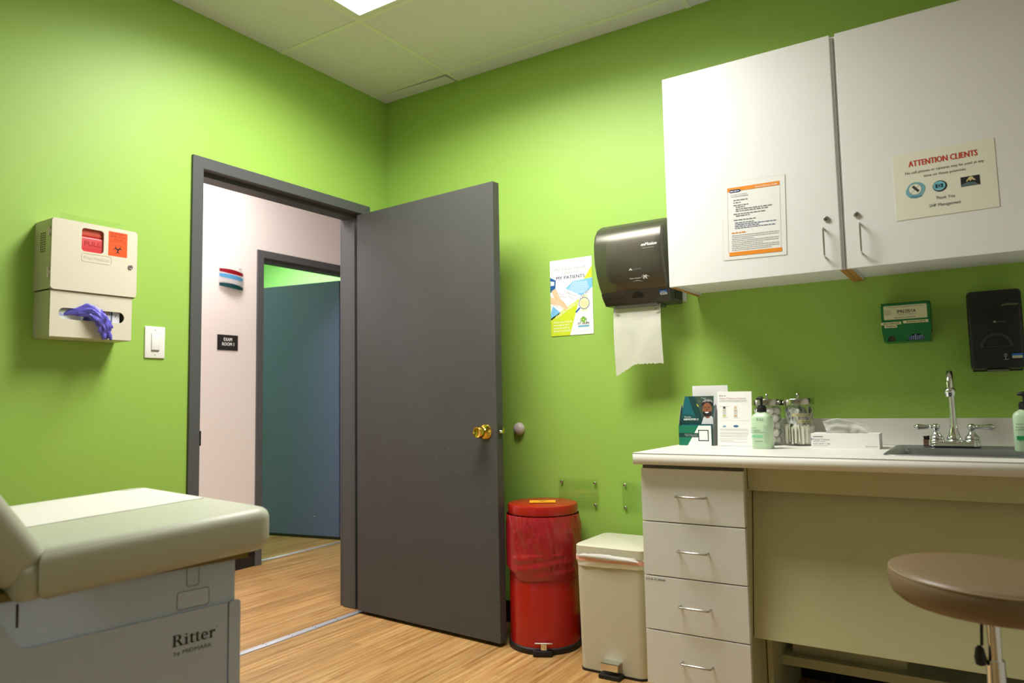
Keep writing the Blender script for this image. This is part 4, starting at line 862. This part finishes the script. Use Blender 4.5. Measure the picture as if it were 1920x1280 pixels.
# packets in the second jar
pk = BM(); box(pk, -.014, .014, -.0012, .0012, 0, .062, .0008)
bd = obj('bandage_packet', pk, mat('bandage_wrapper', (228, 226, 208), rough=.5), None); tag(bd, 'white paper bandage wrapper upright low in the packed jar', 'bandage', 'bandage packets in the glass jar')
pk = BM(); box(pk, -.017, .017, -.0014, .0014, 0, .046, .0009)
al = obj('alcohol_prep_packet', pk, mat('prep_packet_wrapper', (204, 206, 200), rough=.4), None); tag(al, 'pale square alcohol pad packet jumbled high in the packed jar', 'alcohol pad', 'alcohol pad packets in the glass jar')
n = 0; cx, cy = 2.124, -.112
for q in range(22):
    o = bd if n == 0 else bd.copy()
    if n: COL.objects.link(o)
    a = -PI/2+(q-11)*.26; r = .040-.0*(q % 2); n += 1
    o.location = (cx+r*math.cos(a), cy+r*math.sin(a), CZ+.006+.004*(q % 3)); o.rotation_euler = (0, .06*math.sin(q*2.1), a+.9)
n = 0
for q in range(18):
    o = al if n == 0 else al.copy()
    if n: COL.objects.link(o)
    a = -PI/2+(q % 9-4)*.62+(.3 if q > 8 else 0); r = .030; n += 1
    o.location = (cx+r*math.cos(a), cy+r*math.sin(a), CZ+(.074 if q < 9 else .094)+.004*(q % 2)); o.rotation_euler = (.25*math.sin(q*1.7), .55*math.sin(q*2.3), a+PI/2+.35*math.sin(q))
# tissue box
tb = thing('tissue_box', (2.2925, -.196, CZ), math.radians(1.2), 'low white facial tissue box between the jars and the sink', 'tissue box')
b = BM(); shape(b, [[(-.1055, -.055), (.1055, -.055), (.1055, .055), (-.1055, .055)], [(-.06+.0, -.02), (.06, -.02), (.07, 0), (.06, .02), (-.06, .02), (-.07, 0)]], XY(.049), .0008)
box(b, -.1055, .1055, -.055, -.054, 0, .049); box(b, -.1055, .1055, .054, .055, 0, .049); box(b, -.1055, -.1045, -.054, .054, 0, .049); box(b, .1045, .1055, -.054, .054, 0, .049); box(b, -.105, .105, -.054, .054, 0, .001)
obj('carton', b, PAPERW, tb)
s2 = Sheet(tb, XZ(-.0552)); s2.text('lettering', INK, 'McKESSON', -.098, .038, .0036, .030, bold=.0003); s2.text('lettering', GINK, 'Facial Tissues', -.098, .0275, .0062, .052); s2.dashes('lettering', LINK, -.098, -.06, .023, .0016); s2.text('lettering', INK, '8.27" x 8.07"  |  100', -.098, .0135, .0042, .052); s2.dashes('lettering', LINK, -.098, -.05, .009, .0010, 2, 6)
s2.disc('printed_dot', mat('violet_print', (140, 120, 190)), -.103, .031, .0025, 1, .003); s2.text('lettering', GINK, 'REF 165-FT100', .099, .006, .0035, .036, 'r'); s2.done()
b = BM()
TM = mat('soft_tissue', (240, 240, 234), rough=.9)
_n = TM.node_tree; _t = _n.nodes.new('ShaderNodeBsdfTranslucent'); _t.inputs[0].default_value = (.86, .86, .82, 1); _x = _n.nodes.new('ShaderNodeMixShader'); _x.inputs['Fac'].default_value = .5
_n.links.new(_n.nodes['Principled BSDF'].outputs[0], _x.inputs[1]); _n.links.new(_t.outputs[0], _x.inputs[2]); _n.links.new(_x.outputs[0], _n.nodes['Material Output'].inputs['Surface'])
def tis(u, v):
    u = u*1.0; x = -.058+u*.118; peak = .064*(1-abs(u-.32)*.75)*(1 if u < .9 else (1-u)*10*.6+.4)
    lean = -.034*(1-u)*v*.6+.026*u*v*v; fold = .010*math.sin(u*9+v*2)*v+.004*noise.noise(Vector((u*6, v*5, 1)))
    hgt = peak*v if v < .86 else peak*(.86-(v-.86)*.5)
    return Vector((x+lean, .004+fold-.012*max(0, v-.75)*4*(.3), .036+hgt+.012*v))
grid(b, tis, 60, 30); o = obj('tissue', b, TM, None, True, angle=180); o.location = (2.2925, -.196, CZ); tag(o, 'white facial tissue pulled up out of the tissue box', 'tissue')

# ================================================================== BINS
rb = thing('red_step_bin', (1.058, -.172, 0), 0, 'tall round red biohazard step bin between the door and beige bin', 'bin')
R = .149
b = BM(); lathe(b, [(0, .012), (R, .012), (R, .55), (R-.004, .555), (0, .555)], n=64); obj('bin_body', b, RED, rb, True, angle=40)
b = BM(); lathe(b, [(0, 0), (R+.004, 0), (R+.007, .006), (R+.006, .022), (R+.001, .026), (0, .026)], n=64); box(b, -.045, .035, -R-.028, -R+.03, 0, .024, .006, M=Matrix.Rotation(math.radians(28), 4, 'Z')); obj('base_ring', b, BLACK, rb, True, angle=40)
b = BM(); lathe(b, [(0, .55), (R+.002, .552), (R+.003, .557), (R+.003, .588), (R, .594), (R-.01, .597), (0, .600)], n=64); ld = obj('lid', b, RED, rb, True, angle=40)
b = BM(); lathe(b, [(R+.0035, .557), (R+.001, .55), (R-.01, .549)], n=64, cap=False); obj('lid_rim', b, mat('dark_red_rim', (60, 10, 8)), ld)
Mz = Matrix.Rotation(math.radians(31), 4, 'Z') @ Matrix.Translation((0, -.005, .6008))
s2 = Sheet(rb, Mz); s2.rect('lid_sticker', mat('orange_yellow_sticker', (240, 160, 30)), -.056, -.05, .056, .03, 1); biohazard(s2, 'biohazard_symbol', INK, 0, .002, .024); s2.text('sticker_lettering', INK, 'BIOHAZARD', 0, -.042, .008, .08, 'c'); s2.done()
M28 = Matrix.Rotation(math.radians(28), 4, 'Z')
b = BM(); box(b, -.037, .037, -R-.028, -R-.006, .052, .0565, .002, M=M28); box(b, -.012, .012, -R-.018, -R+.01, .016, .054, .002, M=M28); obj('pedal', b, CHROME, rb)
b = BM()
def bagf(u, v):
    a = u*2*PI; z = .553-v*.235
    low = .035*math.sin(a*1.0+2.2)+.012*math.sin(a*3+1); z -= low*v**2
    cr = 1.2*noise.noise(Vector((math.cos(a)*2.2, math.sin(a)*2.2, z*8)))-1.5*abs(noise.noise(Vector((math.cos(a)*3.0+z*4, math.sin(a)*3.0, z*9+a))))+.45-.5*abs(noise.noise(Vector((math.cos(a)*9, math.sin(a)*9, z*16))))+.15*noise.noise(Vector((math.cos(a)*14, math.sin(a)*14, z*50)))
    g = (.3+1.0*math.sin(PI*min(1, v*1.08))**.7); r = R+.0035+.010*g*(1+.6*cr)+.003*abs(math.sin(a*17+z*30))*(1-v)
    if v > .93: r = R+.002+(r-R-.002)*(1-v)/.07
    if v > .6: r += .004*math.sin((v-.6)*20+a*2)**2*(1 if v < .93 else (1-v)/.07)
    cap = .168 if abs(((a-math.radians(222)+PI) % (2*PI))-PI) > .5 else .1625
    if math.sin(a) > .75: cap = .158
    return Vector((min(r, cap)*math.cos(a), min(r, cap)*math.sin(a), z))
grid(b, bagf, 220, 90); bmesh.ops.remove_doubles(b, verts=b.verts, dist=1e-5)
o = obj('bin_liner', b, BAG, None, True, angle=180); o.location = rb.location; tag(o, 'crinkled translucent red bag folded over the red bin rim', 'bin bag')

bb = thing('beige_step_bin', (1.462, -.235, 0), 0, 'square beige step bin beside the drawer cabinet', 'bin')
BG = mat('beige_enamel', (196, 190, 168), rough=.42); BGL = mat('beige_lid_plastic', (204, 200, 178), rough=.45)
hx, hy = .146, .142
def rbox(b, hx0, hy0, hx1, hy1, z0, z1, r):
    a = [Vector((p[0], p[1], z0)) for p in rrect(-hx0, -hy0, hx0, hy0, r, 6)]; c = [Vector((p[0], p[1], z1)) for p in rrect(-hx1, -hy1, hx1, hy1, r, 6)]
    t = BM(); va = [t.verts.new(p) for p in a]; vc = [t.verts.new(p) for p in c]; n = len(va)
    for i in range(n): t.faces.new((va[i], va[(i+1) % n], vc[(i+1) % n], vc[i]))
    t.faces.new(list(reversed(va))); t.faces.new(vc); join(b, t)
b = BM(); rbox(b, hx-.010, hy-.010, hx-.003, hy-.003, .008, .44, .03); obj('bin_body', b, BG, bb, True, angle=40)
b = BM(); rbox(b, hx-.008, hy-.008, hx-.008, hy-.008, 0, .009, .03); obj('base_ring', b, BLACK, bb)
b = BM(); rbox(b, hx, hy, hx, hy, .440, .472, .03); rbox(b, hx, hy, hx-.005, hy-.005, .472, .476, .03); obj('lid', b, BGL, bb, True, angle=40)
b = BM(); box(b, -.03, .042, -hy-.032, -hy-.026, .03, .058, .003, M=Matrix.Translation((0, 0, 0))); box(b, -.03, .042, -hy-.032, -hy+.012, .052, .058, .003); obj('pedal', b, CHROME, bb)
b = BM(); box(b, -.036, .05, -hy-.036, -hy+.01, 0, .016, .003); obj('pedal_base', b, BLACK, bb)
b = BM()
def rr_pt(u, hx, hy, r=.03):
    p = rrect(-hx, -hy, hx, hy, r, 6); f = u*len(p); i = int(f) % len(p); k = f-int(f); a, c = p[i], p[(i+1) % len(p)]; return a[0]*(1-k)+c[0]*k, a[1]*(1-k)+c[1]*k
def per(u):     # even spacing round the perimeter
    L = 4*(2*hx); s = u*4; q = int(s) % 4; k = (s-int(s))*2-1; c = [(1, k), (-k, 1), (-1, -k), (k, -1)][q]; return c
def lin(u, v):
    c = per(u); rx, ry = c; d = (abs(rx)**8+abs(ry)**8)**(1/8); wob = 1+.008*noise.noise(Vector((rx*3, ry*3, v*2)))
    e = .003+.003*math.sin(v*PI)+.001*math.sin(u*60+v*5); return Vector(((hx-.002+e)*rx/d*wob, (hy-.002+e)*ry/d*wob, .446-v*.046+.003*math.sin(u*14)*v))
grid(b, lin, 160, 10); bmesh.ops.remove_doubles(b, verts=b.verts, dist=1e-6)
ln = obj('bin_liner', b, mat('white_film', (240, 238, 230), rough=.35, trans=.1), None, True, angle=180); ln.location = bb.location; tag(ln, 'white bag with a pink band folded over the beige bin rim', 'bin bag')
b = BM(); grid(b, lambda u, v: Vector((1.022, 1.022, 1))*1 and Vector((((hx+.0052)*per(u)[0]/((abs(per(u)[0])**8+abs(per(u)[1])**8)**(1/8))), ((hy+.0052)*per(u)[1]/((abs(per(u)[0])**8+abs(per(u)[1])**8)**(1/8))), .434-v*.015+.002*math.sin(u*14))), 120, 1); bmesh.ops.remove_doubles(b, verts=b.verts, dist=1e-6); obj('drawstring_band', b, mat('pink_film', (232, 168, 150), rough=.4), ln)
b = BM()
def puff(u, v):
    x = -.128+u*.262; t = math.sin(PI*min(1, u*1.02))**.6; return Vector((x, -hy-.004-.010*math.sin(v*PI)*t, .434+(v-.35)*.022*t+.004*(.5-u)+.002*noise.noise(Vector((u*9, v*3, 0)))))
grid(b, puff, 30, 8, .001); obj('bag_fold', b, mat('white_film', (0, 0, 0)), ln, True, angle=120)

# ================================================================== STOOL
st = thing('stool', (2.683, -1.10, 0), 0, 'round taupe vinyl swivel stool in front of the sink base', 'stool')
b = BM(); Rr = .19
prof = [(r_*.95, h_) for r_, h_ in [(0, .598), (.15, .598), (.178, .602), (.192, .613), (.1985, .630), (.2, .645), (.198, .656), (.1935, .663), (.185, .667), (.15, .6705), (.08, .672), (0, .6725)]]
lathe(b, prof, n=72); seatM = Matrix.Translation((0, 0, .63)) @ Matrix.Rotation(math.radians(2.2), 4, 'Y') @ Matrix.Translation((0, 0, -.63)); bmesh.ops.transform(b, matrix=seatM, verts=b.verts); obj('seat', b, BROWNV, st, True, angle=60)
b = BM(); t = BM(); tube(t, [(.1867*math.cos(a), .1867*math.sin(a), .659) for a in [2*PI*k/72 for k in range(73)]], .0022, 8); join(b, t); bmesh.ops.transform(b, matrix=seatM, verts=b.verts); obj('piping', b, mat('taupe_piping', (150, 132, 104), rough=.35), st, True)
b = BM(); cyl(b, (0, 0, .59), (0, 0, .605), .09, 32); lathe(b, [(.013, 0), (.013, .60)], n=24); lathe(b, [(.030, 0), (.030, .04), (.024, .05), (.017, .42), (0, .42)], (0, 0, .07), n=28); obj('post', b, CHROME, st, True, angle=50)
b = BM(); lathe(b, [(0, 0), (.009, .004), (.011, .018), (.008, .036), (.003, .042), (0, .042)], (-.026, -.01, .475), (0, 0, 1), 20); tube(b, [(-.022, -.006, .517), (-.02, -.004, .56), (-.01, 0, .59)], .003, 8); obj('height_lever', b, BLACK, st, True)
for k in range(5):
    a = 2*PI*k/5+.3; c, s = math.cos(a), math.sin(a); b = BM(); tube(b, [(.02*c, .02*s, .105), (.12*c, .12*s, .095), (.23*c, .23*s, .07)], [.016, .014, .011], 12); lg = obj('leg', b, CHROME, st, True)
    b = BM(); cyl(b, (.23*c-.009*s, .23*s+.009*c, .026), (.23*c+.009*s, .23*s-.009*c, .026), .026, 20); cyl(b, (.23*c, .23*s, .04), (.23*c, .23*s, .07), .006, 10); obj('caster', b, BLACK, lg, True)

# ================================================================== EXAM TABLE
TH = math.radians(-9); OX, OY = .40, .85
tx = 1.33-OX*math.cos(TH)+OY*math.sin(TH)*1.0; ty = -1.84-OX*math.sin(TH)-OY*math.cos(TH)
et = thing('exam_table', (tx, ty, 0), TH, 'cream padded exam table with raised backrest and pale grey base', 'exam table')
T0 = Matrix.Translation((OX, OY, 0))        # table frame: x=0 near side, y=0 foot end
def tbx(b, *a, **k): M = k.pop('M', Matrix.Identity(4)); return box(b, *a, M=T0 @ M, **k)
b = BM(); tbx(b, -.675, -.04, -1.42, -.052, .07, .705, bev=.006); tbx(b, -.64, -.08, -1.38, -.1, 0, .07); obj('base', b, TBASE, et, True, angle=40)
# side cladding, pierced lower edge of the upper section
pm = T0 @ Matrix(((0, 0, 1, -.040), (1, 0, 0, 0), (0, 1, 0, 0), (0, 0, 0, 1)))
b = BM(); shape(b, [[(-1.42, .08), (-.0725, .08), (-.0725, .6125), (-.448, .6125), (-.457, .615), (-.463, .622), (-.515, .702), (-1.42, .702)]], pm, .0045); obj('side_panel', b, TBASE, et)
b = BM(); shape(b, [rrect(-.0695, .08, -.044, .6145, .006, 4)], pm, .0065); obj('corner_post', b, TBASE, et)
GRV = mat('blue_grey_groove', (122, 132, 146), rough=.4)
b = BM()
for q in ((-.181, .618, -.112, .655, .006), (-.1615, .662, -.1345, .712, .006)): shape(b, [rrect(*q), rrect(q[0]+.0013, q[1]+.0013, q[2]-.0013, q[3]-.0013, .005)], pm, .0008)
obj('recessed_handle', b, GRV, et)
b = BM(); shape(b, [rrect(-.1795, .6195, -.1135, .6535, .005), ], pm, .0006); obj('handle_pad', b, mat('handle_enamel', (190, 206, 228), rough=.38), et)
# lettering
def glyphR(x, s):
    L = [[(x, 0), (x+.30*s, 0), (x+.30*s, .035*s), (x+.22*s, .05*s), (x+.22*s, .335*s), (x+.30*s, .335*s), (x+.50*s, .05*s), (x+.46*s, .035*s), (x+.46*s, 0), (x+.72*s, 0), (x+.72*s, .035*s), (x+.65*s, .06*s), (x+.44*s, .355*s)]
         + arc(x+.36*s, .535*s, .21*s, -65, 90, 12, .17*s)+[(x, .70*s), (x, .665*s), (x+.08*s, .65*s), (x+.08*s, .05*s), (x, .035*s)]]
    L.append([(x+.22*s, .385*s), (x+.30*s, .385*s)]+arc(x+.33*s, .53*s, .095*s, -90, 90, 10, .133*s)+[(x+.22*s, .663*s)])
    return L, .73*s
def stemg(x, s, h, top=True):
    return [[(x, 0), (x+.30*s, 0), (x+.30*s, .03*s), (x+.22*s, .045*s), (x+.22*s, h), (x+.20*s, h), (x, h-.05*s), (x, h-.08*s), (x+.09*s, h-.09*s), (x+.09*s, .045*s), (x, .03*s)]]
b = BM(); s = .0325; x = 0; M2 = pm @ Matrix.Translation((-.191, .5475, .005))
def put(L): shape(b, L, M2, .0003)
g, adv = glyphR(x, s); put(g); x += adv+.02*s
put(stemg(x, s, .5*s)); put([arc(x+.15*s, .63*s, .062*s, 0, 360, 14)[:-1]]); x += .34*s
for q in range(2):
    put([[(x+.08*s, .47*s), (x+.08*s, .12*s)]+arc(x+.20*s, .12*s, .12*s, 180, 300, 8, .13*s)+[(x+.36*s, .05*s), (x+.34*s, .075*s), (x+.26*s, .05*s), (x+.21*s, .09*s), (x+.21*s, .455*s), (x+.34*s, .455*s), (x+.34*s, .5*s), (x+.21*s, .5*s), (x+.21*s, .62*s), (x+.18*s, .62*s), (x+.02*s, .49*s), (x+.02*s, .47*s)]]); x += .37*s
put([arc(x+.25*s, .25*s, .235*s, 0, 335, 26, .26*s)+[(x+.42*s, .13*s)]+arc(x+.27*s, .25*s, .11*s, 300, 180, 8, .2*s)+[(x+.16*s, .25*s), (x+.48*s, .25*s)], arc(x+.25*s, .30*s, .10*s, 0, 180, 10, .165*s)]); x += .53*s
put(stemg(x, s, .5*s)); put([arc(x+.37*s, .42*s, .068*s, 0, 360, 14)[:-1]]); put([[(x+.2*s, .34*s), (x+.26*s, .47*s), (x+.37*s, .50*s), (x+.40*s, .46*s), (x+.28*s, .42*s), (x+.22*s, .3*s)]]); x += .47*s
put([arc(x+.06*s, .62*s, .045*s, 0, 360, 12)[:-1], arc(x+.06*s, .62*s, .032*s, 0, 360, 12)[:-1]])
lt = obj('maker_lettering', b, INK, et)
s2 = Sheet(et, pm @ Matrix.Translation((0, 0, .0046))); s2.text('lettering', INK, 'by', -.187, .5295, .0085, .013); s2.text('lettering', INK, 'MIDMARK', -.169, .5295, .0085, .062); s2.done()
# plywood under the cushion
b = BM(); tbx(b, -.665, -.020, -1.0, -.03, .705, .720, bev=.002); obj('cushion_board', b, mat('olive_ply_edge', (118, 104, 52), rough=.7), et)
# seat cushion: dips a little toward the hip, rounded foot corners
b = BM(); shape(b, [[(-.715, -.445), (.008, -.445)]+arc(-.030, -.022, .038, 0, 90, 8)+arc(-.66, -.039, .055, 90, 180, 8)], XY(.719), .094)
ed = [e for e in b.edges if e.calc_face_angle(0) > 1.0 and abs(e.verts[0].co.z-e.verts[1].co.z) < 1e-6]
bmesh.ops.bevel(b, geom=ed, offset=.026, segments=6, affect='EDGES', profile=.5)
for v in b.verts:
    v.co.z += .05*v.co.y
bmesh.ops.transform(b, matrix=T0, verts=b.verts); obj('seat_cushion', b, VINYL, et, True, angle=60)
# hip flap, wrapped corner
b = BM(); tbx(b, -.70, .002, -.485, -.425, .70, .772, bev=.022, seg=5); obj('hip_bolster', b, VINYL, et, True, angle=60)
# backrest
an = math.radians(56); ub = Vector((-math.cos(an), math.sin(an))); vb = Vector((-math.sin(an), -math.cos(an))); B0 = Vector((-.423, .778))
BMx = T0 @ Matrix(((1, 0, 0, 0), (0, ub.x, vb.x, B0.x), (0, ub.y, vb.y, B0.y), (0, 0, 0, 1)))
b = BM(); box(b, -.715, .0, -.012, .76, 0, .092, .028, 6, M=BMx); obj('backrest', b, VINYL, et, True, angle=60)
b = BM(); box(b, -.60, -.1, .1, .72, .092, .11, .002, M=BMx); box(b, -.4, -.3, .1, .6, .11, .13, .002, M=BMx); tube(b, [T0 @ Vector((-.35, -.9, .66)), T0 @ Vector((-.35, -.72, 1.08))], .015, 10); obj('backrest_frame', b, BLACK, et)
b = BM(); tube(b, [T0 @ Vector((-.01, -.472, .70)), T0 @ Vector((-.008, -.472, .66))], .0022, 8); obj('release_wire', b, BLACK, et)
b = BM()
for (yy, zz) in ((-.03, .7155), (-.04, .7155)): tube(b, [T0 @ Vector((-.006, yy, zz)), T0 @ Vector((.002, yy-.002, zz-.004))], .0022, 6)
obj('staple', b, BLACK, et)
# paper
b = BM()
def pap(u, v):
    x = -.700+u*.415; s = v
    if s < .93:
        y = -.44+s/.93*.425; z = .8131+.05*y-.004*max(0, (-.40-y)/.04)*0
    else:
        k = (s-.93)/.07; y = -.015+.018*k; z = .8130-.03*k*k
    edge = .022
    if u < .08: z -= .010*((.08-u)/.08)**2
    if y > -.07 and u < .12: z -= .008
    return T0 @ Vector((x, y, z+.0007+.0003*noise.noise(Vector((x*30, y*30, 0)))))
grid(b, pap, 30, 60); o = obj('exam_table_paper', b, mat('table_paper', (222, 220, 210), rough=.75), None, True, angle=180)
o.location = et.location; o.rotation_euler = et.rotation_euler; tag(o, 'strip of white paper laid along the exam table cushion', 'table paper')
